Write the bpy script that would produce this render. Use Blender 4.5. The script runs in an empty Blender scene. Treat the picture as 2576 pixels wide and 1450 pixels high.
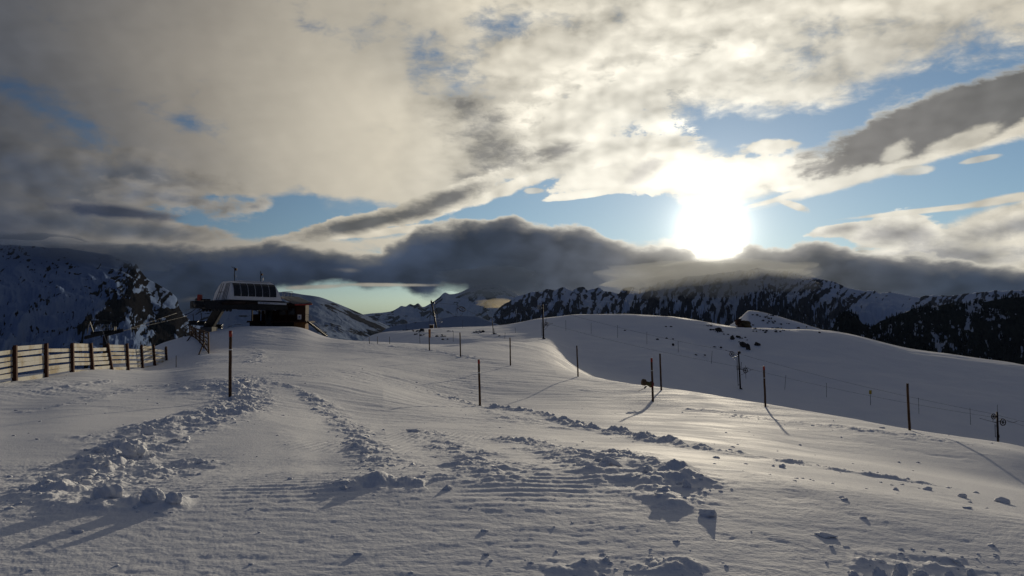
import bpy, bmesh, math, random
import numpy as np
from mathutils import Vector, Matrix

# ------------------------------------------------------------------ camera
F = 2003.0                      # focal length in units of a 2576 x 1450 frame
PITCH = math.radians(3.14)
SUN_AZ, SUN_EL = math.radians(14.4), math.radians(7.2)
sc = bpy.context.scene
COL = sc.collection
cd = bpy.data.cameras.new("camera")
cam = bpy.data.objects.new("camera", cd)
COL.objects.link(cam)
cam.location = (0, 0, 0)
cam.rotation_euler = (math.radians(90) + PITCH, 0, 0)
cd.sensor_width = 36.0
cd.lens = 36.0 * F / 2576.0
cd.clip_start = 0.1
cd.clip_end = 200000
sc.camera = cam
sc.view_settings.view_transform = 'Standard'
sc.view_settings.look = 'None'
sc.view_settings.exposure = 0.0
sc.view_settings.gamma = 1.0
sc.cycles.use_denoising = True
sc.cycles.max_bounces = 6
sc.cycles.volume_bounces = 1

CP, SP = math.cos(PITCH), math.sin(PITCH)
def ray(px, py):
    "unit-horizontal ray (x, y, z per metre of horizontal range) through a point of the 2576 x 1450 frame"
    a, b = (px - 1288.0) / F, (725.0 - py) / F
    x, y, z = a, CP - b * SP, SP + b * CP
    h = math.hypot(x, y)
    return Vector((x / h, y / h, z / h))
def azel(px, py):
    r = ray(px, py)
    return math.atan2(r.x, r.y), math.atan(r.z)
def tz(az, py):
    "height per metre of range that shows at picture height py in direction az"
    k = (725.0 - py) / F
    return math.cos(az) * (k * CP + SP) / (CP - k * SP)

# ------------------------------------------------------------------ world: clear sky with cloud layers
W = bpy.data.worlds.new("World")
sc.world = W
W.use_nodes = True
NT = W.node_tree
NT.nodes.clear()
class S:                                    # a socket with arithmetic
    def __init__(s, k): s.k = k
    def __add__(s, o): return m('ADD', s, o)
    def __radd__(s, o): return m('ADD', s, o)
    def __sub__(s, o): return m('SUBTRACT', s, o)
    def __rsub__(s, o): return m('SUBTRACT', o, s)
    def __mul__(s, o): return m('MULTIPLY', s, o)
    def __rmul__(s, o): return m('MULTIPLY', s, o)
    def __truediv__(s, o): return m('DIVIDE', s, o)
def put(sock, v):
    if isinstance(v, S): NT.links.new(v.k, sock)
    elif isinstance(v, (tuple, list)) and len(v) == 3 and sock.type == 'RGBA': sock.default_value = (*v, 1)
    else: sock.default_value = v
def m(op, a, b=0.0, c=None):
    n = NT.nodes.new('ShaderNodeMath'); n.operation = op
    put(n.inputs[0], a); put(n.inputs[1], b)
    if c is not None: put(n.inputs[2], c)
    return S(n.outputs[0])
def ss(v, a, b, lo=0.0, hi=1.0):            # smoothstep
    n = NT.nodes.new('ShaderNodeMapRange'); n.interpolation_type = 'SMOOTHSTEP'
    put(n.inputs[0], v); put(n.inputs[1], a); put(n.inputs[2], b); put(n.inputs[3], lo); put(n.inputs[4], hi)
    return S(n.outputs[0])
def mix(f, a, b, mode='MIX'):
    n = NT.nodes.new('ShaderNodeMix'); n.data_type = 'RGBA'; n.blend_type = mode
    put(n.inputs[0], f); put(n.inputs[6], a); put(n.inputs[7], b)
    return S(n.outputs[2])
def vec(x, y, z=0.0):
    n = NT.nodes.new('ShaderNodeCombineXYZ')
    put(n.inputs[0], x); put(n.inputs[1], y); put(n.inputs[2], z)
    return S(n.outputs[0])
def noise(v, scale, detail=6.0, rough=0.55, dist=0.0):
    n = NT.nodes.new('ShaderNodeTexNoise'); n.noise_dimensions = '3D'
    put(n.inputs['Vector'], v); put(n.inputs['Scale'], scale); put(n.inputs['Detail'], detail)
    put(n.inputs['Roughness'], rough); put(n.inputs['Distortion'], dist)
    return S(n.outputs['Fac'])
def ramp(v, stops):
    n = NT.nodes.new('ShaderNodeValToRGB'); e = n.color_ramp.elements
    while len(e) < len(stops): e.new(0.5)
    for q, (p, c) in zip(e, stops): q.position = p; q.color = (*c, 1)
    put(n.inputs[0], v)
    return S(n.outputs[0])
tc = NT.nodes.new('ShaderNodeTexCoord')
sp = NT.nodes.new('ShaderNodeSeparateXYZ'); NT.links.new(tc.outputs['Generated'], sp.inputs[0])
dx, dy, dz = S(sp.outputs[0]), S(sp.outputs[1]), S(sp.outputs[2])
AZ = m('ARCTAN2', dx, dy)
EL = m('ARCSINE', dz)
def curve(pts, v=None):                     # pts: picture points -> elevation as a function of azimuth
    n = NT.nodes.new('ShaderNodeFloatCurve'); c = n.mapping.curves[0]
    q = sorted((azel(x, y)[0] + 1.0, azel(x, y)[1] + 0.3) for x, y in pts)
    q = [(a / 2.0, b / 1.0) for a, b in q]
    q = [(0.0, q[0][1])] + q + [(1.0, q[-1][1])]
    while len(c.points) < len(q): c.points.new(0.5, 0.5)
    for p, (a, b) in zip(c.points, q): p.location = (min(max(a, 0), 1), b); p.handle_type = 'AUTO_CLAMPED'
    n.mapping.update()
    put(n.inputs[1], AZ * 0.5 + 0.5)
    return S(n.outputs[0]) - 0.3
def ell(px, py, rx, ry, rot=0.0, u=None, v=None):   # 1 in the middle of an ellipse, 0 at its rim
    a, e = azel(px, py)
    u = (AZ if u is None else u) - a; v = (EL if v is None else v) - e
    c, s = math.cos(rot), math.sin(rot)
    p = (u * c + v * s) * (F / rx); q = (v * c - u * s) * (F / ry)
    return 1.0 - m('SQRT', p * p + q * q)
# sky texture
skyn = NT.nodes.new('ShaderNodeTexSky'); skyn.sky_type = 'NISHITA'; skyn.sun_disc = False
skyn.sun_elevation = SUN_EL; skyn.sun_rotation = SUN_AZ; skyn.altitude = 2000; skyn.dust_density = 0.12; skyn.air_density = 1.0; skyn.ozone_density = 2.0
clear = mix(1.0, S(skyn.outputs[0]), (0.085, 0.085, 0.085), 'MULTIPLY')
# noises
P = vec(AZ, EL * 1.9, 0.3)
def puff(v, scale, detail=3.0):
    n = NT.nodes.new('ShaderNodeTexVoronoi'); n.feature = 'SMOOTH_F1'; n.voronoi_dimensions = '2D'
    put(n.inputs['Vector'], v); put(n.inputs['Scale'], scale); put(n.inputs['Detail'], detail)
    put(n.inputs['Roughness'], 0.6); put(n.inputs['Smoothness'], 0.35)
    return S(n.outputs['Distance'])
n1 = (noise(P, 3.4, 5, 0.55, 0.3) - 0.5) * 2.6
n2 = (noise(vec(AZ, EL * 1.7, 4.1), 10.0, 10, 0.56, 0.0) - 0.5) * 2.6
n3 = (noise(vec(AZ + n2 * 0.03, EL * 2.0 + n1 * 0.02, 7.7), 30.0, 9, 0.66, 0.0) - 0.5) * 2.6
SAZ, SEL = azel(1792, 575)
dsx, dsy = (SAZ - AZ), (SEL - EL)
dl = m('MAXIMUM', m('SQRT', dsx * dsx + dsy * dsy), 0.02)
def relief(u, v):
    w = vec(u + n2 * 0.012, v * 1.6 + n1 * 0.01, 0.0)
    return 0.55 - puff(w, 7.5, 3.0)
pf = relief(AZ, EL)
pfs = relief(AZ + dsx / dl * 0.016, EL + dsy / dl * 0.016)
lit = m('MINIMUM', m('MAXIMUM', (pf - pfs) * 1.9 + n3 * 0.05, -1.0), 1.0)
wav = n1 * 0.36 + n2 * 0.44 + n3 * 0.44 + pf * 0.3 - 0.05
# angle to sun
sv = (math.sin(SAZ) * math.cos(SEL), math.cos(SAZ) * math.cos(SEL), math.sin(SEL))
dot = dx * sv[0] + dy * sv[1] + dz * sv[2]
ang = m('ARCCOSINE', m('MINIMUM', dot, 0.999999)) * (180 / math.pi)
def lobe(width, gain, power=1.0):
    return m('EXPONENT', m('POWER', ang / width, power) * -1.0) * gain
# sun proximity palettes
bright = ramp(ang / 180.0, [(0.0, (.93, .89, .78)), (0.06, (.84, .80, .69)), (0.13, (.68, .62, .50)), (0.2, (.33, .30, .255)),
                            (0.26, (.13, .13, .135)), (0.36, (.045, .06, .10)), (1.0, (.028, .042, .085))])
grey = ramp(ang / 180.0, [(0.0, (.55, .52, .47)), (0.06, (.26, .25, .24)), (0.13, (.17, .17, .165)), (0.2, (.09, .095, .105)), (0.3, (.035, .045, .07)), (1.0, (.025, .038, .075))])
dark = ramp(ang / 180.0, [(0.0, (.28, .26, .23)), (0.045, (.062, .070, .090)), (0.085, (.026, .036, .058)), (0.17, (.017, .025, .047)), (0.22, (.015, .022, .043)), (0.3, (.008, .014, .036)), (0.5, (.022, .034, .065)), (1.0, (.024, .036, .07))])
glow = mix(1.0, mix(0.0, (1.0, .95, .82), (0, 0, 0)), (0, 0, 0), 'ADD')
def add_glow(c, f):
    g = vec(f, f * 0.95, f * 0.80)
    return mix(1.0, c, g, 'ADD')
def layer(base, alpha, col): return mix(alpha, base, col)
c = mix(1.0, clear, vec(ss(AZ, -0.7, 0.1, 0.36, 1.0), ss(AZ, -0.7, 0.1, 0.36, 1.0), ss(AZ, -0.7, 0.1, 0.42, 1.0)), 'MULTIPLY')
# pale gap of sky low down on the left
gapc = ss(EL, 0.0, 0.045)
c = mix(gapc, (.20, .27, .225), c)
c = add_glow(c, lobe(3.0, 0.16) + lobe(12.0, 0.16))
#LAYERS
def smax(*a):
    r = a[0]
    for q in a[1:]: r = m('SMOOTH_MAX', r, q, 0.25)
    return r
def tint(col, k):                                   # colour times a number socket
    return mix(1.0, col, vec(k, k, k), 'MULTIPLY')
def blobs(c, shapes, body, rim, warp=0.9, soft=0.25, rimw=0.55, opac=1.0, shade=0.32, back=0.25):
    e = smax(*shapes) + wav * warp
    al = ss(e, 0.0, soft) * opac
    col = mix(ss(e, 0.02, rimw), rim, body)
    return mix(al, c, tint(col, 1.0 + lit * shade + n1 * back))
tex = ss(AZ + n1 * 0.06, -0.20, 0.02, 0.15, 1.0)
def pos(*a): return m('MAXIMUM', ell(*a), 0)
# 1 high veil with holes of blue
holes = (pos(730, 550, 400, 66, 0.03) * 2.3 + pos(1400, 505, 380, 88, 0.12) * 2.3 + pos(1600, 555, 220, 70) * 1.8 + pos(2430, 460, 430, 80, 0.22) * 2.5
         + pos(2060, 560, 340, 90) * 2.0 + pos(1790, 330, 400, 100, -0.1) * 0.85 + pos(2180, 260, 480, 90, 0.35) * 0.72 + pos(2576, 190, 240, 110) * 0.7
         + pos(170, 300, 360, 55, -0.45) * 0.44 + pos(480, 310, 260, 50, -0.25) * 0.45 + pos(1120, 190, 240, 110, -0.5) * 0.42 + pos(860, 90, 120, 60) * 0.3 + pos(1290, 60, 150, 60) * 0.3
         + pos(960, 757, 520, 62) * 3.0)
cover = 0.66 + wav * 0.9 - holes
av = ss(cover, -0.22, 0.38)
veil = tint(bright, 0.94 + lit * tex * 0.34 + n1 * 0.15 + n2 * tex * 0.22 + n3 * tex * 0.24)
lav = tint(mix(0.35, grey, bright), 1.0 + n2 * 0.3 + lit * 0.15)
dk = pos(-60, 420, 720, 300) * 1.1 + pos(-100, 60, 520, 420) * 0.6 + pos(1060, 150, 330, 170, -0.5) * 0.75 + pos(2300, 130, 420, 120, 0.3) * 0.55
veil = mix(m('MINIMUM', dk + n2 * 0.25 + n3 * 0.1, 0.85), veil, lav)
c = mix(av, c, veil)
# smooth warm sheet spreading from the upper left, and crisp white heaps towards the sun
c = blobs(c, [ell(820, 330, 420, 210, -0.25), ell(560, 150, 480, 170, -0.1)], tint(bright, 0.98), tint(bright, 0.92), soft=0.9, rimw=1.2, warp=0.5, shade=0.05, back=0.10, opac=0.9)
c = blobs(c, [ell(1500, 270, 330, 120, 0.25), ell(1760, 170, 200, 70, 0.35), ell(1480, 390, 300, 60, 0.12)], tint(bright, 1.02), tint(bright, 1.08), soft=0.22, rimw=0.5, warp=1.3, shade=0.42, back=0.12, opac=0.9)
c = blobs(c, [ell(1330, 130, 300, 90, 0.2)], tint(bright, 0.98), tint(bright, 1.0), soft=0.5, warp=1.1, shade=0.3, opac=0.7)
# grey heap in the middle
c = blobs(c, [ell(1235, 360, 190, 130, -0.3), ell(1180, 450, 170, 70, 0.4), ell(1160, 260, 130, 70), ell(1400, 380, 110, 40, 0.2)], tint(grey, 0.85), tint(bright, 0.66), soft=0.9, rimw=1.0, opac=0.92, warp=1.2, shade=0.35)
# 2 mid-level clouds on the left
c = blobs(c, [ell(60, 420, 420, 95, -0.28), ell(330, 450, 330, 75, -0.12)], tint(grey, 1.25), tint(bright, 0.72), soft=0.35, rimw=0.9, shade=0.4, warp=0.9)
c = blobs(c, [ell(480, 505, 250, 52, -0.08), ell(640, 520, 80, 30, 0.2)], tint(grey, 1.5), tint(bright, 0.95), soft=0.5, rimw=0.9, shade=0.5, warp=1.15)
c = blobs(c, [ell(330, 580, 280, 34, -0.02), ell(150, 560, 320, 50, 0)], tint(grey, 1.1), tint(bright, 0.85), soft=0.25, rimw=0.9, shade=0.45, warp=0.75)
c = blobs(c, [ell(300, 535, 200, 20, -0.04)], tint(dark, 1.3), tint(dark, 1.9), soft=0.7, rimw=0.8, opac=0.85, warp=0.7)
# 3 diagonal cloud towards the middle: dark upper body, bright lower edge
c = blobs(c, [ell(1230, 490, 250, 22, 0.33), ell(960, 585, 200, 16, 0.12)], tint(bright, 1.05), tint(bright, 1.0), soft=0.3, warp=0.7)
c = blobs(c, [ell(930, 560, 270, 32, 0.22), ell(1130, 500, 190, 42, 0.35)], tint(grey, 0.72), tint(bright, 0.95), soft=0.16, rimw=0.7, warp=0.75, shade=0.35)
# 4 cloud lit through by the sun
c = blobs(c, [ell(1700, 445, 300, 52, 0.02), ell(2020, 430, 260, 36, 0.08), ell(1480, 488, 110, 12, 0.12)], tint(bright, 1.06), tint(bright, 0.98), soft=0.12, warp=0.8, shade=0.2)
c = blobs(c, [ell(1610, 440, 85, 36, 0.5)], tint(grey, 1.25), tint(bright, 0.8), soft=0.9, opac=0.8, warp=0.9)
c = blobs(c, [ell(1990, 492, 160, 13, 0.22), ell(1990, 515, 60, 14, -0.4)], tint(bright, 1.0), tint(bright, 0.9), soft=0.3, warp=0.8)
c = blobs(c, [ell(1930, 368, 90, 22, 0.0), ell(1700, 385, 60, 16)], tint(bright, 0.98), tint(bright, 0.92), soft=0.3, warp=1.0)
# 5 dark lens cloud with a bright lower edge
c = blobs(c, [ell(2300, 400, 460, 24, 0.245)], tint(bright, 1.02), tint(bright, 0.92), soft=0.4, warp=0.35, shade=0.15)
c = blobs(c, [ell(2350, 310, 370, 82, 0.26), ell(2540, 240, 160, 70, 0.3)], tint(grey, 0.85), tint(bright, 0.9), soft=0.24, rimw=0.26, warp=0.5, shade=0.22, back=0.3)
c = blobs(c, [ell(2250, 385, 60, 42, 0.5), ell(2400, 362, 110, 26, 0.3)], tint(bright, 0.85), tint(bright, 0.7), soft=0.5, warp=1.0, opac=0.85)
# 6 clouds low on the right
c = blobs(c, [ell(2130, 575, 120, 22, 0.1), ell(2250, 590, 150, 60, -0.15), ell(2540, 575, 220, 40, 0.15), ell(2350, 650, 420, 40)], tint(grey, 1.45), tint(bright, 0.98), soft=0.16, rimw=0.85, warp=0.85, shade=0.5)
c = blobs(c, [ell(2330, 530, 260, 8, 0.05), ell(2540, 500, 130, 14, 0.12)], tint(bright, 0.9), tint(bright, 0.85), soft=0.4, warp=0.5)
c = blobs(c, [ell(1340, 480, 30, 9), ell(2290, 430, 60, 18), ell(2470, 400, 50, 9, 0.1)], tint(bright, 0.85), tint(bright, 0.75), soft=0.3, warp=0.8, opac=0.8)
# sun glare through thin cloud
c = add_glow(c, lobe(0.85, 6.0, 1.12) + lobe(3.2, 0.14) + pos(1780, 440, 190, 44) * 0.5 + lobe(9.0, 0.04))
# 7 low dark bank
lm_ = ss(AZ + n1 * 0.12 + EL * 0.9, -0.33, -0.56) * ss(EL + n1 * 0.03 + n2 * 0.012, 0.20, 0.085)
c = mix(lm_ * 0.9, c, tint(dark, 1.7 + n2 * 0.5 + n1 * 0.4))
top = curve([(-300, 640), (0, 620), (200, 610), (450, 600), (560, 608), (650, 598), (760, 607), (860, 615), (960, 600), (1040, 562), (1110, 545), (1160, 535), (1220, 538),
             (1275, 518), (1330, 534), (1410, 540), (1460, 545), (1500, 560), (1570, 585), (1650, 600), (1730, 622), (1790, 650), (1850, 625), (1900, 603), (1970, 608),
             (2050, 600), (2120, 606), (2180, 622), (2260, 628), (2330, 634), (2420, 640), (2576, 640), (2900, 620)])
bot = curve([(-300, 900), (0, 850), (440, 820), (520, 790), (700, 722), (760, 716), (860, 712), (930, 722), (1000, 722), (1060, 745), (1120, 716), (1180, 722), (1200, 770), (1260, 800), (2900, 900)])
et = (top - EL) * (F / 40.0) + n2 * 0.65 + n3 * 0.3 + pf * 0.7 - 0.15
ebm = (EL - bot) * (F / 22.0) + n2 * 0.8 + n3 * 0.5
ab = ss(et, -0.06, 0.16) * ss(ebm, -0.5, 0.5)
body = tint(dark, 1.0 + n1 * 0.8 + lit * 0.5 + n2 * 0.4 + n3 * 0.2 + pos(1000, 640, 180, 60, 0.3) * 1.6 + pos(700, 660, 260, 50) * 0.9)
rimc = tint(bright, 0.92)
body = mix(ss(et, 0.0, 1.15), mix(ss(et, -0.1, 0.55), rimc, tint(grey, 0.85)), body)
c = mix(ab, c, body)
# pale strips and torn edges under the bank
c = blobs(c, [ell(800, 722, 130, 8, 0.06), ell(960, 717, 190, 7)], tint(bright, 0.62), tint(bright, 0.5), soft=0.6, warp=0.5, opac=0.8)
c = blobs(c, [ell(1085, 735, 55, 34)], tint(dark, 1.5), tint(dark, 2.2), soft=1.2, warp=1.0, opac=0.8)
c = blobs(c, [ell(1255, 750, 90, 22, 0.2)], tint(bright, 0.5), tint(bright, 0.35), soft=1.0, warp=0.9, opac=0.8)
c = blobs(c, [ell(480, 752, 60, 14, 0.2), ell(330, 700, 40, 14), ell(880, 680, 60, 12)], tint(bright, 0.45), tint(bright, 0.35), soft=1.0, warp=0.8, opac=0.4)
c = add_glow(c, lobe(1.5, 1.0, 1.4) + lobe(5.0, 0.15))
# below the horizon: dim valley air
c = mix(ss(EL, -0.12, -0.01), (.03, .045, .08), c)
bg = NT.nodes.new('ShaderNodeBackground'); put(bg.inputs[0], c); bg.inputs[1].default_value = 1.0
wo = NT.nodes.new('ShaderNodeOutputWorld'); NT.links.new(bg.outputs[0], wo.inputs[0])
W.cycles.sampling_method = 'MANUAL'; W.cycles.sample_map_resolution = 1024
# ------------------------------------------------------------------ sun
sl = bpy.data.lights.new("sun", 'SUN'); sl.energy = 3.1; sl.angle = math.radians(0.5); sl.color = (1.0, .87, .66)
so = bpy.data.objects.new("sun", sl); COL.objects.link(so)
so.rotation_euler = (math.radians(90) - SUN_EL, 0, -SUN_AZ + math.pi)
so.rotation_euler = Vector((math.sin(SUN_AZ) * math.cos(SUN_EL), math.cos(SUN_AZ) * math.cos(SUN_EL), math.sin(SUN_EL))).to_track_quat('Z', 'Y').to_euler()
# ------------------------------------------------------------------ numpy noise
rng = np.random.RandomState(7)
PERM = np.concatenate([rng.permutation(1024)] * 2)
GR = rng.uniform(-1, 1, (1024, 2)); GR /= np.linalg.norm(GR, axis=1)[:, None]
def pn(x, y):
    xi = np.floor(x).astype(np.int64); yi = np.floor(y).astype(np.int64)
    xf = x - xi; yf = y - yi
    u = xf * xf * xf * (xf * (xf * 6 - 15) + 10); v = yf * yf * yf * (yf * (yf * 6 - 15) + 10)
    def g(ix, iy, ax, ay):
        h = PERM[(PERM[ix & 1023] + iy) & 1023]
        return GR[h, 0] * ax + GR[h, 1] * ay
    a = g(xi, yi, xf, yf); b = g(xi + 1, yi, xf - 1, yf); c_ = g(xi, yi + 1, xf, yf - 1); d = g(xi + 1, yi + 1, xf - 1, yf - 1)
    return (a + (b - a) * u) * (1 - v) + (c_ + (d - c_) * u) * v
def fbm(x, y, octv=5, rough=0.5, ridged=False):
    r = 0; amp = 1.0
    for k in range(octv):
        q = pn(x + 17.3 * k, y - 9.1 * k) * 1.5
        if ridged: q = 1 - 2 * np.abs(q)
        r = r + q * amp; amp *= rough; x = x * 2.03; y = y * 2.03
    return r
def pchip(xs, ys, x):
    xs = np.asarray(xs, float); ys = np.asarray(ys, float); x = np.clip(x, xs[0], xs[-1])
    h = np.diff(xs); d = np.diff(ys) / h
    mm = np.zeros_like(ys); mm[0] = d[0]; mm[-1] = d[-1]
    ok = d[:-1] * d[1:] > 0
    w1 = 2 * h[1:] + h[:-1]; w2 = h[1:] + 2 * h[:-1]
    with np.errstate(divide='ignore', invalid='ignore'):
        hm = (w1 + w2) / (w1 / d[:-1] + w2 / d[1:])
    mm[1:-1] = np.where(ok, hm, 0)
    i = np.clip(np.searchsorted(xs, x) - 1, 0, len(xs) - 2); t = (x - xs[i]) / h[i]
    return (ys[i] * (1 + 2 * t) * (1 - t) ** 2 + h[i] * mm[i] * t * (1 - t) ** 2 + ys[i + 1] * t * t * (3 - 2 * t) + h[i] * mm[i + 1] * t * t * (t - 1))
# ------------------------------------------------------------------ ground profile: per direction, (range, height) nodes
# entries: (range, p) with p > 0 a picture height the node shows at, or ('z', height)
Zm = lambda v: ('z', v)
COLS = {
 -400: [(5.6, Zm(-1.820)), (9.3, Zm(-1.755)), (13, Zm(-2.020)), (20, Zm(-2.2)), (30, Zm(-2.5)), (40, 985), (48, 968), (56, Zm(-4.3)), (80, Zm(-13)), (100, Zm(-22)), (130, Zm(-38)), (170, Zm(-60)), (210, Zm(-80)), (300, Zm(-130))],
 0:    [(5.6, Zm(-1.810)), (9.3, Zm(-1.745)), (13, Zm(-2.020)), (20, Zm(-2.2)), (30, Zm(-2.5)), (37, 981), (46, 960), (58, 952), (80, Zm(-5.5)), (100, Zm(-20)), (130, Zm(-36)), (170, Zm(-60)), (210, Zm(-80)), (300, Zm(-130))],
 200:  [(5.6, Zm(-1.800)), (9.3, Zm(-1.735)), (13, Zm(-2.020)), (20, Zm(-2.15)), (30, Zm(-2.35)), (45, 950), (54, 939), (64, 934), (80, Zm(-4.3)), (100, Zm(-13)), (130, Zm(-32)), (170, Zm(-58)), (210, Zm(-80)), (300, Zm(-130))],
 393:  [(5.6, Zm(-1.800)), (9.3, Zm(-1.735)), (13, Zm(-2.020)), (20, Zm(-2.15)), (30, Zm(-2.4)), (50, 947), (68, 930), (80, 905), (92, 882), (101, 871), (115, Zm(-6)), (150, Zm(-25)), (200, Zm(-60)), (300, Zm(-130))],
 520:  [(5.6, Zm(-1.800)), (9.3, Zm(-1.735)), (13, Zm(-2.000)), (20, Zm(-2.15)), (30, Zm(-2.42)), (45, 941), (62, 912), (76, 886), (92, 852), (103, 838), (118, Zm(-4)), (150, Zm(-20)), (200, Zm(-55)), (300, Zm(-130))],
 640:  [(5.6, Zm(-1.800)), (9.3, Zm(-1.735)), (13, Zm(-1.990)), (20, Zm(-2.15)), (30, Zm(-2.45)), (45, 940), (62, 905), (76, 880), (90, 840), (99, 823), (112, Zm(-.2)), (150, Zm(-14)), (200, Zm(-48)), (300, Zm(-120))],
 750:  [(5.6, Zm(-1.800)), (9.3, Zm(-1.735)), (13, Zm(-2.020)), (20, Zm(-2.2)), (30, Zm(-2.6)), (45, 941), (62, 906), (76, 880), (90, 843), (98, 823), (108, Zm(-.4)), (150, Zm(-14)), (200, Zm(-48)), (300, Zm(-120))],
 820:  [(5.6, Zm(-1.800)), (9.3, Zm(-1.735)), (13, Zm(-2.070)), (20, Zm(-2.3)), (30, Zm(-2.75)), (45, 945), (62, 908), (76, 884), (90, 859), (97, 850), (110, Zm(-3)), (150, Zm(-12)), (200, Zm(-40)), (300, Zm(-110))],
 890:  [(5.6, Zm(-1.800)), (9.3, Zm(-1.735)), (13, Zm(-2.070)), (20, Zm(-2.35)), (30, Zm(-2.9)), (45, 955), (62, 912), (76, 885), (89, 864), (96, 859), (112, Zm(-4)), (150, Zm(-7)), (185, Zm(-3.4)), (240, Zm(-30))],
 960:  [(5.6, Zm(-1.800)), (9.3, Zm(-1.735)), (13, Zm(-2.070)), (20, Zm(-2.4)), (30, Zm(-3.0)), (45, 970), (62, 918), (76, 888), (88, 869), (95, 862), (114, Zm(-4)), (150, Zm(-4)), (187, 837), (245, Zm(-28))],
 1100: [(5.6, Zm(-1.800)), (9.3, Zm(-1.735)), (13, Zm(-2.120)), (20, Zm(-2.5)), (30, Zm(-3.15)), (45, 1000), (62, 935), (76, 900), (88, 876), (96, 870), (116, Zm(-3.9)), (150, 845), (190, 827), (250, Zm(-20))],
 1240: [(5.6, Zm(-1.800)), (9.3, Zm(-1.735)), (13, Zm(-2.120)), (20, Zm(-2.6)), (30, Zm(-3.25)), (43.5, 1022), (60, 950), (74, 912), (90, 876), (104, 862), (120, Zm(-3.0)), (150, 845), (190, 822), (250, Zm(-16))],
 1363: [(5.6, Zm(-1.800)), (9.3, Zm(-1.735)), (13, Zm(-2.170)), (20, Zm(-2.65)), (30, Zm(-3.3)), (44, 1015), (60, 955), (74, 920), (95, 890), (116, 868), (137, 853), (158, 835), (190, 801), (250, Zm(-12))],
 1451: [(5.6, Zm(-1.820)), (9.3, Zm(-1.755)), (13, Zm(-2.170)), (20, Zm(-2.7)), (30, Zm(-3.35)), (44, 1014), (58, 965), (68, 944), (92, Zm(-4.75)), (115, Zm(-5.0)), (136, 880), (156, 838), (184, 792), (240, Zm(-10))],
 1560: [(5.6, Zm(-1.820)), (9.3, Zm(-1.755)), (13, Zm(-2.170)), (20, Zm(-2.75)), (30, Zm(-3.4)), (43, 1020), (54, 983), (62, 964), (86, Zm(-6.8)), (110, Zm(-6.8)), (134, 890), (155, 842), (180, 791), (235, Zm(-10))],
 1660: [(5.6, Zm(-1.820)), (9.3, Zm(-1.755)), (13, Zm(-2.220)), (20, Zm(-2.8)), (30, Zm(-3.45)), (43, 1022), (50, 995), (56, 980), (82, Zm(-8.4)), (106, Zm(-7.9)), (130, 905), (152, 850), (178, 794), (230, Zm(-10))],
 1858: [(5.6, Zm(-1.850)), (9.3, Zm(-1.785)), (13, Zm(-2.270)), (20, Zm(-2.95)), (30, Zm(-3.65)), (40, 1048), (46, 1027), (50, 1012), (76, Zm(-10)), (102, Zm(-10.4)), (126, 975), (148, 890), (173, 824), (222, Zm(-8))],
 2080: [(5.6, Zm(-1.900)), (9.3, Zm(-1.835)), (13, Zm(-2.370)), (20, Zm(-3.1)), (30, Zm(-4.0)), (38, 1072), (43, 1055), (47, 1045), (72, Zm(-11.6)), (98, Zm(-12.4)), (124, 1010), (150, 910), (182, 832), (230, Zm(-12))],
 2289: [(5.6, Zm(-1.950)), (9.3, Zm(-1.885)), (13, Zm(-2.470)), (20, Zm(-3.25)), (29, Zm(-4.15)), (35, 1103), (40, 1088), (43, 1080), (68, Zm(-12.8)), (92, Zm(-14.2)), (118, 1060), (150, 955), (190, 877), (240, Zm(-18))],
 2508: [(5.6, Zm(-2.000)), (9.3, Zm(-1.935)), (13, Zm(-2.570)), (20, Zm(-3.4)), (28, Zm(-4.35)), (33, 1134), (37, 1121), (40, 1114), (65, Zm(-13.2)), (88, Zm(-15.6)), (114, 1120), (150, 990), (192, 909), (240, Zm(-22))],
 2900: [(5.6, Zm(-2.050)), (9.3, Zm(-1.985)), (13, Zm(-2.770)), (20, Zm(-3.8)), (28, Zm(-5.0)), (32, Zm(-5.6)), (36, Zm(-6.2)), (39, Zm(-6.7)), (64, Zm(-14.5)), (88, Zm(-18)), (114, Zm(-18)), (150, Zm(-15)), (192, Zm(-10)), (240, Zm(-26))],
}
AZK, RK, ZK = [], [], []
for px in sorted(COLS):
    az = math.atan2((px - 1288.0) / F, CP)
    rr, zz = [0.0, 2.5], [-1.95, -1.90]
    for r, p in COLS[px]:
        rr.append(r); zz.append(p[1] if isinstance(p, tuple) else tz(az, p) * r)
    rr += [420, 900, 2000, 90000]; zz += [zz[-1] - 70, -330, -420, -420]
    AZK.append(az); RK.append(rr); ZK.append(zz)
AZK = np.array(AZK); RK = np.array(RK); ZK = np.array(ZK)
NK = RK.shape[1]
def prof(az):
    a = np.clip(az, AZK[0], AZK[-1])
    R = np.array([pchip(AZK, RK[:, k], a) for k in range(NK)]); Z = np.array([pchip(AZK, ZK[:, k], a) for k in range(NK)])
    return R, Z
azs = np.concatenate([np.radians(np.arange(-178, -44, 4.0)), np.radians(np.linspace(-43, 43, 1720)), np.radians(np.arange(46, 182, 4.0))])
NA = len(azs)
rs = np.concatenate([[0.02, 0.6, 1.2, 2, 2.8], np.geomspace(3.6, 62, 620), np.geomspace(62.3, 260, 330)[0:], np.geomspace(266, 1500, 34), np.geomspace(1900, 15500, 10)])
NR = len(rs)
RR, ZZ = prof(azs)
kern = np.exp(-np.linspace(-2, 2, 61) ** 2); kern /= kern.sum()
for k in range(NK):
    mid = slice(34, NA - 34)
    for q in (RR, ZZ):
        v = np.pad(q[k, mid], 30, mode='edge'); q[k, mid] = np.convolve(v, kern, mode='valid')
H = np.zeros((NR, NA))
for j in range(NA):
    H[:, j] = pchip(RR[:, j], ZZ[:, j], rs)
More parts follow.
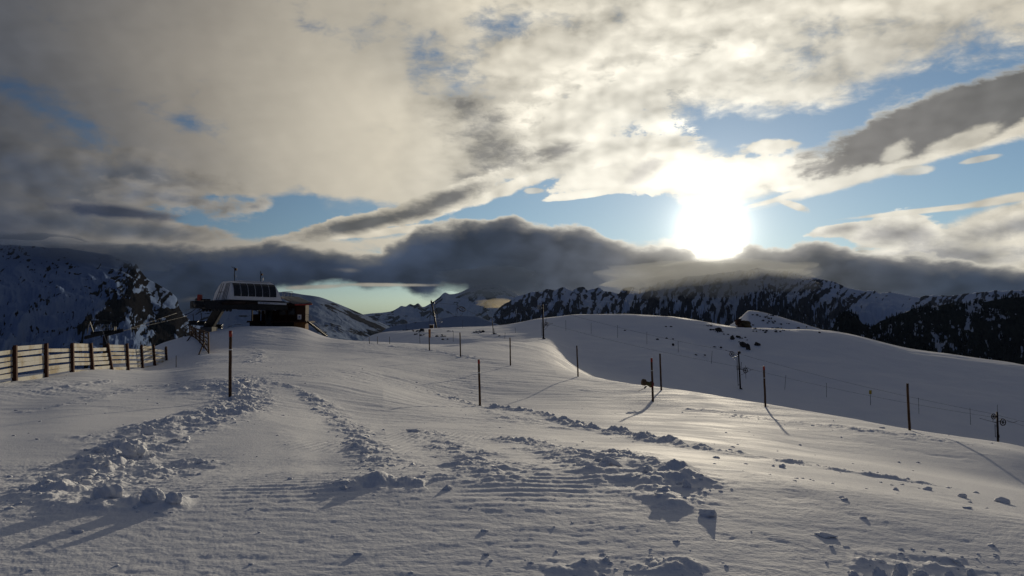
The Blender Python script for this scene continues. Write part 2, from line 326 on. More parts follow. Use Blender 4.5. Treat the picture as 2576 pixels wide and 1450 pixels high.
# the hill behind the saddle, a hillock of its own beyond the near crest
A2 = azs[None, :]; R2 = rs[:, None]
X = R2 * np.sin(A2); Y = R2 * np.cos(A2)
def hill_profile():
    pts = [(1790, 850), (1845, 812), (1862, 800), (1886, 782), (1912, 785), (1950, 795), (2010, 812), (2080, 834), (2180, 862), (2300, 884), (2420, 906), (2576, 930)]
    aa = np.array([azel(*p)[0] for p in pts]); ee = np.array([tz(a, p[1]) for a, p in zip(aa, pts)])
    return aa, ee
aa, ee = hill_profile()
crest = pchip(aa, ee, azs) * 212.0
wid = np.exp(-((rs - 212.0) / 26.0) ** 2)
win = np.clip((azs - aa[0]) / 0.012, 0, 1) * np.clip((aa[-1] + 0.25 - azs) / 0.2, 0, 1)
hb = crest[None, :] * 1.0 - (1 - wid[:, None]) * 34 - (1 - win[None, :]) * 30
H = np.where((win[None, :] > 0) & (wid[:, None] > 0.02), np.maximum(H, hb), H)
# behind the camera the plateau simply goes on, gently falling
back = np.clip((np.abs(azs) - 0.80) / 0.5, 0, 1)[None, :]
flat = -1.95 - 0.02 * R2 - 0.0012 * np.clip(R2 - 60, 0, 300) ** 2 * 0.6
flat = np.maximum(flat, -420)
H = H * (1 - back) + flat * back
BASE = H.copy()
LR = np.log(rs)
def gh(x, y, grid=None):
    "ground height at a point (bilinear on the polar grid)"
    g = H if grid is None else grid
    r = np.hypot(x, y); a = np.arctan2(x, y)
    i = np.clip(np.searchsorted(rs, r) - 1, 0, NR - 2); j = np.clip(np.searchsorted(azs, a) - 1, 0, NA - 2)
    t = np.clip((r - rs[i]) / (rs[i + 1] - rs[i]), 0, 1); s = np.clip((a - azs[j]) / (azs[j + 1] - azs[j]), 0, 1)
    return (g[i, j] * (1 - t) * (1 - s) + g[i + 1, j] * t * (1 - s) + g[i, j + 1] * (1 - t) * s + g[i + 1, j + 1] * t * s)
def hit(px, py, rmax=320.0, rmin=3.0, grid=None):
    "where the view ray through a picture point meets the ground"
    d = ray(px, py)
    q = np.geomspace(rmin, rmax, 3000)
    z = gh(d.x * q, d.y * q, grid)
    below = np.nonzero(d.z * q <= z)[0]
    if len(below) == 0:
        k = int(np.argmin(d.z * q - z)) ; r = q[k]
    else: r = q[below[0]]
    return Vector((d.x * r, d.y * r, float(gh(d.x * r, d.y * r, grid)))), r
# ------------------------------------------------------------------ snow relief
near = np.clip((330 - R2) / 120, 0, 1) * np.clip((R2 - 1.5) / 3, 0, 1)
wa = math.radians(-12)                                   # wind-packed ridges lie across the view
U = X * math.cos(wa) + Y * math.sin(wa); V = -X * math.sin(wa) + Y * math.cos(wa)
rough = (1 - 0.72 * np.clip((A2 - 0.10 + 0.05 * fbm(X / 6, Y / 6, 2)) / 0.12, 0, 1) * np.clip((60 - R2) / 20, 0, 1)) * np.clip((R2 - 5) / 12, 0.22, 1)
rel = 0.14 * fbm(X / 14, Y / 20, 3) * np.clip(R2 / 14, 0.3, 1.2)
patch = np.clip(fbm(X / 9 + 5, Y / 13, 3) * 1.4 + 0.45, 0.05, 1)     # rough and smooth areas
streak = fbm(U / 2.6, V / 0.8, 5, 0.55) 
rel += 0.030 * rough * streak * patch * np.clip((R2 - 6) / 22, 0.22, 1)
rel += 0.015 * rough * fbm(U / 7.5 + 3, V / 1.6, 4, 0.5, True) * np.clip((R2 - 13) / 24, 0.0, 1.2)
fine = fbm(U / 0.27 + 0.5 * fbm(X, Y, 2), V / 0.12, 4, 0.62)
tilt_ = math.radians(14); U2 = X * math.cos(tilt_) + Y * math.sin(tilt_); V2 = -X * math.sin(tilt_) + Y * math.cos(tilt_)
crust = fbm(U2 / 0.9, V2 / 0.11, 4, 0.6) * np.clip(fbm(X / 2.2 + 30, Y / 2.8, 3) + 0.35, 0, 1.2)
grain = fbm(X / 0.16, Y / 0.16, 3, 0.6) * np.clip(fbm(X / 3.0 + 60, Y / 3.4, 3) + 0.4, 0, 1.2)
rel += (0.0050 * crust + 0.0034 * grain) * np.clip((17 - R2) / 7, 0, 1) * (0.35 + 0.65 * rough / 0.4)
rel += 0.0056 * (0.35 + 0.65 * rough) * fine * np.clip(patch * 1.7 - 0.2, 0.1, 1.5) * np.clip(60 / R2, 0, 1)
# far slopes: broad drift ribs
rel += 0.10 * fbm(X / 16, Y / 7 + 40, 4) * np.clip((R2 - 90) / 60, 0, 1)
def ridge(pts, width, height, lump=0.6, steep=0.0, seed=0.0, blur=1.0):
    "a bank of pushed-up snow along picture points"
    global rel
    P3 = [hit(*p, grid=BASE)[0] for p in pts]
    best = np.full(X.shape, 1e9); along = np.zeros(X.shape); side = np.zeros(X.shape)
    xs_ = [p.x for p in P3]; ys_ = [p.y for p in P3]
    msk = (X > min(xs_) - 3) & (X < max(xs_) + 3) & (Y > min(ys_) - 4) & (Y < max(ys_) + 4)
    if not msk.any(): return P3
    xx, yy = X[msk], Y[msk]
    jx = xx + 0.5 * width * fbm(xx / 1.3 + seed, yy / 1.3, 3); jy = yy + 0.5 * width * fbm(xx / 1.3, yy / 1.3 + 9 + seed, 3)
    b = np.full(xx.shape, 1e9); al = np.zeros(xx.shape); sd = np.zeros(xx.shape); tot = 0.0
    n = len(P3) - 1
    for i in range(n):
        ax, ay, bx, by = xs_[i], ys_[i], xs_[i + 1], ys_[i + 1]
        L2 = (bx - ax) ** 2 + (by - ay) ** 2 + 1e-6
        t = np.clip(((jx - ax) * (bx - ax) + (jy - ay) * (by - ay)) / L2, 0, 1)
        ex, ey = jx - ax - t * (bx - ax), jy - ay - t * (by - ay)
        d = np.hypot(ex, ey); u = d < b
        b = np.where(u, d, b); al = np.where(u, (i + t) / n, al); sd = np.where(u, np.sign(ex * (by - ay) - ey * (bx - ax)), sd)
    taper = np.clip(al * 7, 0, 1) * np.clip((1 - al) * 7, 0, 1)
    w = width * (1 + steep * sd)
    body = np.exp(-(b / w) ** 2)
    lumps = np.clip(0.55 + lump * 1.3 * fbm(xx / 0.62 + seed, yy / 0.62, 5, 0.6), 0, 2.2)
    big = np.clip(0.75 + 0.6 * fbm(xx / 3.1 + seed, yy / 3.1, 2), 0.15, 1.6)
    rel[msk] += 0.62 * height * body * lumps * taper * big
    return P3
RID = []
RID.append((ridge([(1050, 978), (1140, 1003), (1205, 1024), (1280, 1030), (1350, 1043), (1450, 1068), (1550, 1088), (1650, 1113), (1720, 1133), (1815, 1152), (1940, 1171), (2080, 1195)], 0.42, 0.30, 0.8, 0.3, 1), 150, 0.08))
RID.append((ridge([(1200, 1030), (1280, 1050), (1360, 1068), (1450, 1080)], 0.9, 0.16, 0.4, 0, 2), 0, 0))
RID.append((ridge([(1215, 1098), (1290, 1104), (1350, 1114), (1430, 1146), (1500, 1166), (1560, 1156), (1620, 1182), (1700, 1218), (1755, 1240), (1795, 1262)], 0.45, 0.17, 0.8, 0.3, 3), 130, 0.075))
RID.append((ridge([(1430, 1170), (1520, 1200), (1640, 1250), (1720, 1280), (1810, 1300)], 0.4, 0.08, 0.9, 0, 4), 50, 0.06))
RID.append((ridge([(1300, 1125), (1380, 1150), (1480, 1195), (1560, 1240)], 0.35, 0.08, 1.0, 0, 5), 30, 0.05))
RID.append((ridge([(760, 985), (800, 1012), (850, 1050), (900, 1092), (935, 1128), (962, 1168), (990, 1205)], 0.5, 0.12, 1.0, 0, 6), 260, 0.09))
RID.append((ridge([(840, 1210), (930, 1222), (1000, 1225), (1070, 1216), (1090, 1222)], 0.4, 0.12, 0.8, 0, 7), 30, 0.06))
RID.append((ridge([(640, 950), (600, 975), (620, 1010), (560, 1040), (470, 1062), (380, 1090), (320, 1130)], 0.9, 0.20, 1.0, 0, 8), 420, 0.10))
RID.append((ridge([(470, 985), (540, 972), (600, 985), (650, 975)], 0.7, 0.22, 0.8, 0, 9), 90, 0.09))
RID.append((ridge([(380, 1100), (300, 1150), (240, 1190), (170, 1225), (60, 1240)], 0.6, 0.17, 1.0, 0, 10), 260, 0.10))
RID.append((ridge([(500, 1150), (440, 1170), (380, 1200), (330, 1215)], 0.55, 0.10, 1.0, 0, 11), 80, 0.06))
RID.append((ridge([(-40, 1245), (80, 1238), (200, 1250), (300, 1256), (400, 1262), (470, 1262)], 0.30, 0.13, 0.5, 0.2, 12), 40, 0.06))
RID.append((ridge([(1050, 1075), (1120, 1110), (1180, 1150), (1240, 1200), (1330, 1250)], 0.55, 0.07, 1.1, 0, 13), 160, 0.05))
RID.append((ridge([(690, 965), (740, 980), (800, 1005), (860, 1030)], 0.3, 0.08, 1.0, 0, 14), 40, 0.07))
RID.append((ridge([(1950, 1172), (2030, 1184), (2100, 1197), (2200, 1214), (2330, 1232), (2440, 1248)], 0.14, 0.07, 1.3, 0, 15), 110, 0.055))
RID.append((ridge([(1370, 1440), (1450, 1436), (1530, 1430), (1700, 1434), (1800, 1442)], 0.13, 0.10, 1.0, 0, 16), 60, 0.045))
RID.append((ridge([(2120, 1444), (2200, 1428), (2300, 1430), (2380, 1440), (2460, 1438), (2540, 1440)], 0.13, 0.12, 1.0, 0, 17), 60, 0.05))
RID.append((ridge([(0, 1040), (100, 1028), (190, 1010), (300, 980), (380, 965)], 0.6, 0.05, 1.2, 0, 18), 60, 0.05))
RID.append((ridge([(100, 985), (190, 965), (240, 958), (300, 952)], 0.5, 0.13, 0.8, 0, 19), 30, 0.06))
RID.append((ridge([(1680, 1024), (1760, 1034), (1860, 1048), (1990, 1060), (2140, 1080), (2300, 1104), (2500, 1130)], 1.0, 0.05, 1.6, 0, 20), 120, 0.05))
RID.append((ridge([(880, 862), (960, 872), (1060, 880), (1150, 896), (1260, 920)], 1.0, 0.07, 1.2, 0, 21), 60, 0.06))
RID.append((ridge([(630, 870), (655, 890), (640, 910), (600, 925)], 0.7, 0.10, 1.0, 0, 22), 60, 0.07))
for pts_, w_, h_, sd_ in (([(1310, 1088), (1500, 1128), (1700, 1174), (1950, 1236), (2150, 1300), (2430, 1388)], .30, .050, 30), ([(1330, 1102), (1520, 1143), (1720, 1190), (1960, 1254), (2160, 1320), (2400, 1400)], .22, -.030, 31),
                         ([(1560, 1088), (1800, 1130), (2100, 1190), (2350, 1250), (2620, 1318)], .30, .045, 32), ([(2020, 1092), (2150, 1114), (2300, 1140), (2600, 1186)], .5, -.06, 33), ([(2060, 1082), (2200, 1106), (2400, 1136), (2600, 1166)], .4, .05, 34),
                         ([(640, 1420), (900, 1390), (1200, 1350), (1500, 1330)], .16, .018, 35), ([(900, 1240), (1100, 1262), (1400, 1300), (1700, 1340), (2000, 1380), (2300, 1430)], .22, .03, 36), ([(420, 985), (560, 1010), (700, 1060), (760, 1130), (740, 1210)], .3, .03, 37)):
    ridge(pts_, w_, h_, 0.25, 0.2, sd_)
# groomer teeth marks
def combed(pts, width, pitch, amp, rot):
    global rel
    P3 = [hit(*p, grid=BASE)[0] for p in pts]
    for a, b_ in zip(P3[:-1], P3[1:]):
        ux, uy = b_.x - a.x, b_.y - a.y; L = math.hypot(ux, uy); ux /= L; uy /= L
        t = (X - a.x) * ux + (Y - a.y) * uy; s = (X - a.x) * uy - (Y - a.y) * ux
        w = np.exp(-(s / width) ** 4) * np.clip(t + 1, 0, 1) * np.clip(L + 1 - t, 0, 1)
        ph = (t * math.cos(rot) + s * math.sin(rot)) / pitch
        rel += amp * w * (np.abs(np.sin(ph * math.pi + 0.6 * fbm(X / 2, Y / 2, 2))) - 0.5) * (0.4 + 0.6 * np.clip(fbm(X / 1.5, Y / 1.5 + 7, 3) + 0.6, 0, 1))
combed([(860, 1130), (960, 1110), (1130, 1090)], 1.4, 0.16, 0.014, 1.35)
combed([(740, 1240), (790, 1120), (800, 1060)], 0.8, 0.20, 0.016, 0.2)
combed([(1340, 1250), (1180, 1150), (1040, 1075)], 0.8, 0.22, 0.018, 0.2)
combed([(380, 1230), (520, 1120), (620, 1040)], 0.9, 0.20, 0.015, 0.3)
rel *= near
H += rel
# ------------------------------------------------------------------ tools
def mk(name, V_, F_, mat=None, parent=None, smooth=False):
    me = bpy.data.meshes.new(name); me.from_pydata(V_, [], F_); me.update()
    if smooth: me.polygons.foreach_set('use_smooth', [True] * len(me.polygons))
    o = bpy.data.objects.new(name, me); COL.objects.link(o)
    if mat: me.materials.append(mat)
    if parent: o.parent = parent
    return o
def gridmesh(name, PX, PY, PZ, mat, wrap=False):
    nr, na = PX.shape
    co = np.stack([PX, PY, PZ], -1).reshape(-1, 3).astype(np.float32)
    i = np.arange(nr - 1)[:, None]; j = np.arange(na if wrap else na - 1)[None, :]
    j2 = (j + 1) % na
    q = np.stack([i * na + j, i * na + j2, (i + 1) * na + j2, (i + 1) * na + j], -1).reshape(-1, 4).astype(np.int32)
    me = bpy.data.meshes.new(name)
    me.vertices.add(len(co)); me.vertices.foreach_set('co', co.ravel())
    me.loops.add(q.size); me.loops.foreach_set('vertex_index', q.ravel()[:])
    me.polygons.add(len(q)); me.polygons.foreach_set('loop_start', np.arange(0, q.size, 4, dtype=np.int32)); me.polygons.foreach_set('loop_total', np.full(len(q), 4, np.int32))
    me.update(calc_edges=True)
    me.polygons.foreach_set('use_smooth', np.ones(len(q), bool))
    me.materials.append(mat)
    o = bpy.data.objects.new(name, me); COL.objects.link(o)
    return o
def material(name, build):
    global NT
    mt = bpy.data.materials.new(name); mt.use_nodes = True
    keep = NT; NT = mt.node_tree
    bs = NT.nodes['Principled BSDF']
    build(bs.inputs)
    NT = keep
    return mt
def gcoord(kind='Object'):
    n = NT.nodes.new('ShaderNodeTexCoord'); return S(n.outputs[kind])
def scaled(v, s3):
    n = NT.nodes.new('ShaderNodeMapping'); put(n.inputs[0], v); n.inputs['Scale'].default_value = s3; return S(n.outputs[0])
def bump(h, strength, dist):
    n = NT.nodes.new('ShaderNodeBump'); put(n.inputs['Strength'], strength); put(n.inputs['Distance'], dist); put(n.inputs['Height'], h); return S(n.outputs[0])
def geo(k):
    n = NT.nodes.new('ShaderNodeNewGeometry'); return S(n.outputs[k])
def sep(v, i):
    n = NT.nodes.new('ShaderNodeSeparateXYZ'); put(n.inputs[0], v); return S(n.outputs[i])
def snow_mat(i):
    v = gcoord()
    a = noise(scaled(v, (0.9, 2.6, 2.0)), 2.2, 8, 0.65); b = noise(v, 26.0, 4, 0.6)
    put(i['Base Color'], mix(noise(v, 0.35, 4), (.76, .77, .80), (.83, .835, .85)))
    put(i['Roughness'], ss(noise(scaled(v, (0.5, 1, 1)), 0.6, 5), 0.35, 0.65, 0.75, 0.95))
    put(i['Specular IOR Level'], 0.065)
    put(i['Normal'], bump(a * 0.6 + b * 0.4, 0.5, 0.04))
SNOW = material('wind_packed_snow', snow_mat)
g = gridmesh('snow_ground', X, Y, H, SNOW, wrap=True)
# close the centre under the camera
g['kind'] = 'structure'
# ------------------------------------------------------------------ mountains
def set_attr(o, name, vals):
    a = o.data.attributes.new(name, 'FLOAT', 'POINT'); a.data.foreach_set('value', vals.astype(np.float32).ravel())
def mountain(name, pts, rr, foot_r, foot_z, amp, gully, rock_fn, mat, step=0.00062, rows=150, jag=1.0, seed=0.0, label=None, shape=1.25):
    pa = np.array([azel(*p)[0] for p in pts]); pe = np.array([tz(a, p[1]) for a, p in zip(pa, pts)])
    az = np.arange(pa[0], pa[-1], step)
    rid = pchip(pa, pe, az)
    r_r = rr * (1 + 0.028 * (rr - foot_r) / rr * fbm(az * 14 + seed, az * 0 + 3, 3))
    t = np.concatenate([np.linspace(0, 1, rows) ** 0.85, np.linspace(1.02, 1.35, 12)])[:, None]
    R_ = foot_r + (r_r[None, :] - foot_r) * t
    top_ = (rid * r_r)[None, :]
    ts = np.clip(t, 0, 1) ** shape
    Z_ = foot_z + (top_ - foot_z) * ts
    Z_ = np.where(t > 1, top_ - (t - 1) * rr * 0.35, Z_)
    A_ = np.broadcast_to(az[None, :], R_.shape)
    x, y = R_ * np.sin(A_), R_ * np.cos(A_)
    env = np.clip(t * 4, 0, 1) * np.where(t < 1, np.clip((1.0 - t) * 2.4, 0.13 * jag, 1), 0.13 * jag)
    warp = 0.25 * fbm(x / (gully * 3) + seed, y / (gully * 3), 3)
    gl = fbm(A_ * rr / gully + warp * 2.4 + seed, t * rr / gully * 0.13 + warp, 6, 0.52, True)
    mass = fbm(x / (gully * 2.2) + seed, y / (gully * 2.2) + 5, 6, 0.5, True)
    fine_ = fbm(x / (gully * .3), y / (gully * .3), 5, 0.6)
    dz = amp * (0.55 * (gl - 0.4) + 0.5 * (mass - 0.5) + 0.16 * fine_)
    Z_ = Z_ + dz * env
    px_ = 1288 + F * np.tan(A_) / CP
    py_ = 725 - F * np.divide((Z_ / R_) * CP - np.cos(A_) * SP, np.cos(A_) * CP + (Z_ / R_) * SP)
    rock = rock_fn(px_, py_, gl, mass, fine_, t, x, y)
    o = gridmesh(name, x, y, Z_, mat)
    set_attr(o, 'rock', rock); o['kind'] = 'structure'
    return o, (x, y, Z_, px_, py_)
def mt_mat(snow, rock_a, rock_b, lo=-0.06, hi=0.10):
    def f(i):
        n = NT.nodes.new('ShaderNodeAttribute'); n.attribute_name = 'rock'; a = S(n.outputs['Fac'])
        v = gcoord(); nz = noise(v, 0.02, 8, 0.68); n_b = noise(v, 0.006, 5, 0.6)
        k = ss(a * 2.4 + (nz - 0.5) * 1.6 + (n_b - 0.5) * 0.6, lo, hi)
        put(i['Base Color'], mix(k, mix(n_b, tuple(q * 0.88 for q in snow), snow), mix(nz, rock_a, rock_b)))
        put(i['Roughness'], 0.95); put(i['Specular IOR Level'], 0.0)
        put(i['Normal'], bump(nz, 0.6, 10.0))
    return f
M_ALP = material('snow_and_rock', mt_mat((.52, .59, .72), (.042, .046, .058), (.10, .10, .108)))  # rock tones lightened to stand in for haze
M_LEFT = material('shaded_snow_and_rock', mt_mat((.18, .25, .41), (.006, .006, .008), (.018, .017, .018)))  # cloud shadow put into the dim blue snow and near-black rock
M_FAR = material('far_snow', mt_mat((.50, .55, .64), (.05, .05, .055), (.12, .12, .12)))
M_RIDGE = material('shaded_far_snow', mt_mat((.24, .30, .42), (.03, .03, .035), (.06, .06, .065)))  # darker copy of the far snow, cloud shade put into its colour
M_WOOD = material('forest_floor', mt_mat((.40, .44, .52), (.008, .011, .011), (.022, .022, .021)))
def el_(px_, py_, cx, cy, rx, ry, rot=0.0):
    c, s = math.cos(rot), math.sin(rot); u, v = px_ - cx, py_ - cy
    return 1 - np.sqrt(((u * c + v * s) / rx) ** 2 + ((v * c - u * s) / ry) ** 2)
def spots(px_, py_, sx, sy, seed, tilt=0.35, octv=5):
    u = px_ + py_ * tilt; w = 0.6 * fbm(px_ / 40 + seed, py_ / 40, 3)
    return fbm(u / sx + w + seed, py_ / sy - w, octv, 0.58)
def rock_left(px_, py_, gl, mass, fi, t, x, y):
    b = np.maximum(el_(px_, py_, 350, 745, 62, 75, 0.25), el_(px_, py_, 415, 815, 62, 75, 0.1))
    b = np.maximum(b, np.maximum(el_(px_, py_, 290, 775, 40, 70, 0.5), el_(px_, py_, 440, 860, 90, 40)))
    b = np.maximum(b, el_(px_, py_, 240, 810, 40, 22, -.5))
    d = np.clip(b, -0.6, 0.5) * 0.55 + 0.42 * spots(px_, py_, 22, 30, 3) + 0.2 * spots(px_, py_, 8, 11, 17) - 0.06
    small = 0.42 * spots(px_, py_, 15, 9, 9, 0.0) + 0.30 * fbm(px_ / 80, py_ / 50, 2) - 0.27
    d = d + 0.22 * np.clip(el_(px_, py_, 440, 790, 45, 60), 0, 1)
    chute = np.clip(el_(px_, py_, 385, 745, 14, 60, -0.25), 0, 1) * 1.0 + np.clip(el_(px_, py_, 300, 850, 75, 26, -0.35), 0, 1) * 1.1 + np.clip(el_(px_, py_, 430, 765, 26, 14), 0, 1) * 0.8
    return np.maximum(d - chute, small)
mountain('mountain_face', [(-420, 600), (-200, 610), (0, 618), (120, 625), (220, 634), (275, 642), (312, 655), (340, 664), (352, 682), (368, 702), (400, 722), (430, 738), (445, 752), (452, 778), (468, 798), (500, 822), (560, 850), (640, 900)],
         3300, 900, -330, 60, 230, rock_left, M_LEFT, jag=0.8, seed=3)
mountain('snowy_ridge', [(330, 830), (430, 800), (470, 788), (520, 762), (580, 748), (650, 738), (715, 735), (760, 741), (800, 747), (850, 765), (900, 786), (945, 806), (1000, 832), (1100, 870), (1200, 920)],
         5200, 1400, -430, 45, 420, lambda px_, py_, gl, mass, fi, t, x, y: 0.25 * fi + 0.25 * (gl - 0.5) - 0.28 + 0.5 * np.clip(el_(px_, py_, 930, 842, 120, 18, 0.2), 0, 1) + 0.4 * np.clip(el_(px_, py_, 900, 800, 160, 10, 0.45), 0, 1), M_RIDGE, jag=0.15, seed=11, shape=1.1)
mountain('distant_range', [(780, 850), (860, 800), (950, 788), (985, 784), (1000, 776), (1010, 770), (1020, 772), (1032, 767), (1042, 770), (1052, 765), (1064, 774), (1085, 764), (1104, 750), (1120, 737), (1132, 741), (1152, 738), (1175, 728), (1200, 716), (1240, 715), (1290, 735), (1350, 780), (1420, 840)],
         12500, 9300, -500, 200, 700, lambda px_, py_, gl, mass, fi, t, x, y: 0.3 * fi + 0.3 * (gl - 0.5) - 0.25, M_FAR, jag=0.45, seed=21)
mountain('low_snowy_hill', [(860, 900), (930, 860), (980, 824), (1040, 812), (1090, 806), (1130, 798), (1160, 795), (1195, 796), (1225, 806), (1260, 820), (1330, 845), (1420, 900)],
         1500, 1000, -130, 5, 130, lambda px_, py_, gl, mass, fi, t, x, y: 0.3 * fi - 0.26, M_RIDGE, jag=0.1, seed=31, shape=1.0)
def rock_right(px_, py_, gl, mass, fi, t, x, y):
    st = spots(px_, py_, 17, 34, 5, 0.25); sm_ = spots(px_, py_, 9, 10, 13, 0.1)
    lean = spots(px_, py_, 20, 40, 15, 0.9)
    r_ = np.clip((px_ - 1850) / 150, 0, 1)
    b = 0.34 * (st * (1 - r_) + lean * r_) + 0.16 * sm_ + 0.10 * (gl - 0.4)
    b += 0.16 * np.clip(el_(px_, py_, 1330, 800, 130, 60), 0, 1) + 0.14 * np.clip(el_(px_, py_, 1650, 790, 300, 55), 0, 1) + 0.16 * np.clip(el_(px_, py_, 1990, 790, 190, 60), 0, 1)
    b -= 0.7 * np.clip(el_(px_, py_, 2210, 785, 110, 42, -0.3), 0, 1) + 0.5 * np.clip(el_(px_, py_, 1580, 765, 14, 40, 0.35), 0, 1) + 0.06
    b += 0.08 * np.clip((py_ - 745) / 60, -1, 1) - 0.03
    return b
mo, MR = mountain('rocky_mountain', [(1170, 870), (1215, 832), (1226, 815), (1236, 800), (1250, 786), (1266, 774), (1280, 766), (1300, 752), (1318, 748), (1345, 737), (1362, 738), (1375, 731), (1395, 733), (1418, 726), (1436, 731), (1455, 728), (1480, 734), (1500, 732), (1525, 738), (1540, 742), (1556, 744), (1566, 732), (1580, 727), (1610, 731), (1640, 722), (1680, 712), (1740, 704), (1800, 692), (1860, 684), (1905, 680), (1950, 684), (2010, 694), (2080, 710), (2140, 727), (2200, 737), (2260, 745), (2330, 751), (2400, 749), (2450, 744), (2500, 741), (2576, 738), (2700, 742), (2850, 760)],
         4100, 1500, -430, 150, 170, rock_right, M_ALP, jag=0.75, seed=41)
def rock_wood(px_, py_, gl, mass, fi, t, x, y):
    return 0.12 + 0.3 * spots(px_, py_, 14, 34, 23, -0.3) + 0.2 * fi + 0.15 * (gl - 0.6) - 0.5 * np.clip(el_(px_, py_, 2500, 780, 80, 9), 0, 1) - 0.45 * np.clip(el_(px_, py_, 2360, 870, 14, 90, -0.25), 0, 1) - 0.4 * np.clip(el_(px_, py_, 2440, 790, 14, 60, 0.2), 0, 1)
wo_, MW = mountain('wooded_slope', [(2040, 890), (2085, 845), (2108, 800), (2132, 785), (2150, 790), (2172, 815), (2190, 822), (2220, 806), (2260, 792), (2300, 778), (2340, 772), (2400, 768), (2460, 762), (2520, 756), (2600, 752), (2750, 748), (2950, 760)],
         2500, 900, -330, 60, 110, rock_wood, M_WOOD, jag=0.7, seed=51)
# conifers on the wooded slope and low on the rocky mountain: one far-off wood
def forest():
    r0 = np.random.RandomState(5); Vv, Ff = [], []
    def add(x, y, z, h, w):
        b = len(Vv); a0 = r0.uniform(0, 1.2)
        for lev, rad in ((0.12, 1.0), (0.45, 0.72)):
            for k in range(5): Vv.append((x + w * rad * math.cos(a0 + k * 1.2566), y + w * rad * math.sin(a0 + k * 1.2566), z + h * lev))
            Vv.append((x, y, z + h * (0.62 if lev < 0.2 else 1.0)))
        Vv.append((x, y, z - 2))
        for q in (0, 6):
            for k in range(5): Ff.append((b + q + k, b + q + (k + 1) % 5, b + q + 5))
        for k in range(5): Ff.append((b + (k + 1) % 5, b + k, b + 12))
    for (x, y, z, px_, py_), n, test in ((MW, 6500, lambda p, q, v: v > -0.12), (MR, 1700, lambda p, q, v: q > 775 and v > 0.15 and not (2130 < p < 2300))):
        cl = fbm(x / 90, y / 90, 4)
        nr, na = x.shape; k = 0; tries = 0
        while k < n and tries < n * 12:
            tries += 1
            i, j = r0.randint(nr // 5, nr - 12), r0.randint(na)
            if not test(px_[i, j], py_[i, j], cl[i, j]): continue
            h = r0.uniform(7, 15) if n > 5000 else r0.uniform(7, 12); k += 1
            add(x[i, j] + r0.uniform(-6, 6), y[i, j] + r0.uniform(-6, 6), z[i, j] - 1.5, h, h * r0.uniform(.16, .24))
    o = mk('conifer_forest', Vv, Ff, material('dark_conifers', conif)); o['kind'] = 'stuff'
def conif(i):
    put(i['Base Color'], mix(noise(gcoord(), 0.05, 4), (.008, .012, .012), (.026, .030, .032))); put(i['Roughness'], 1.0); put(i['Specular IOR Level'], 0.02)  # tree colour lightened slightly to stand in for haze
forest()
# ------------------------------------------------------------------ haze: one box of air round everything
def vol(name, dens, col, ani=0.0):
    mt = bpy.data.materials.new(name); mt.use_nodes = True; t = mt.node_tree; t.nodes.clear()
    v = t.nodes.new('ShaderNodeVolumePrincipled'); v.inputs['Density'].default_value = dens; v.inputs['Color'].default_value = (*col, 1); v.inputs['Anisotropy'].default_value = ani
    o = t.nodes.new('ShaderNodeOutputMaterial'); t.links.new(v.outputs[0], o.inputs['Volume'])
    return mt
def box_obj(name, lo, hi, mat, parent=None):
    v = [(x, y, z) for z in (lo[2], hi[2]) for y in (lo[1], hi[1]) for x in (lo[0], hi[0])]
    f = [(0, 2, 3, 1), (4, 5, 7, 6), (0, 1, 5, 4), (2, 6, 7, 3), (0, 4, 6, 2), (1, 3, 7, 5)]
    return mk(name, v, f, mat, parent)
hz = box_obj('haze', (-16500, -16500, -900), (16500, 16500, 1500), vol('thin_air', 5.5e-6, (.45, .66, 1.0)))
hz['kind'] = 'stuff'

# ------------------------------------------------------------------ clouds wrapped round the mountain tops
def cloud(name, lumps, mat):
    Vv, Ff = [], []
    bm = bmesh.new(); bmesh.ops.create_icosphere(bm, subdivisions=4, radius=1.0)
    co0 = np.array([v.co[:] for v in bm.verts]); f0 = [tuple(v.index for v in q.verts) for q in bm.faces]; bm.free()
    for k, (px, py, Y0, rx, ry, rd) in enumerate(lumps):
        d = ray(px, py); q = Y0 / d.y; c0 = np.array((d.x * q, Y0, d.z * q)); s_ = Y0 / F
        w = 1 + 0.30 * fbm(co0[:, 0] * 1.7 + k * 7 + co0[:, 1], co0[:, 2] * 1.7 + k * 3, 5, .55)
        co = co0 * w[:, None] * np.array((rx * s_, rd, ry * s_)) + c0
        b = len(Vv); Vv += [tuple(p) for p in co]; Ff += [tuple(b + i for i in q_) for q_ in f0]
    o = mk(name, Vv, Ff, mat, None, True); o['kind'] = 'stuff'; return o
VC1 = vol('shade_toned_cloud', 0.0024, (.14, .19, .30)); VC2 = vol('thin_lit_cloud', 0.0022, (.52, .54, .55), .35); VC3 = vol('sun_toned_cloud', 0.0022, (.95, .82, .55), .2)  # first and last clouds carry shade and sunlight in their volume colour
cloud('cloud_cap', [(20, 645, 2950, 300, 52, 430), (190, 652, 2960, 170, 40, 380)], VC1)
cloud('cloud_cap', [(300, 650, 2880, 150, 32, 300)], VC1)
cloud('cloud_cap', [(1790, 706, 3550, 250, 50, 420)], VC2)
cloud('cloud_cap', [(1240, 712, 10500, 130, 40, 800)], vol('far_cloud', 0.0010, (.16, .20, .27)))
cloud('cloud_puff', [(1250, 764, 9000, 48, 12, 260)], VC3)
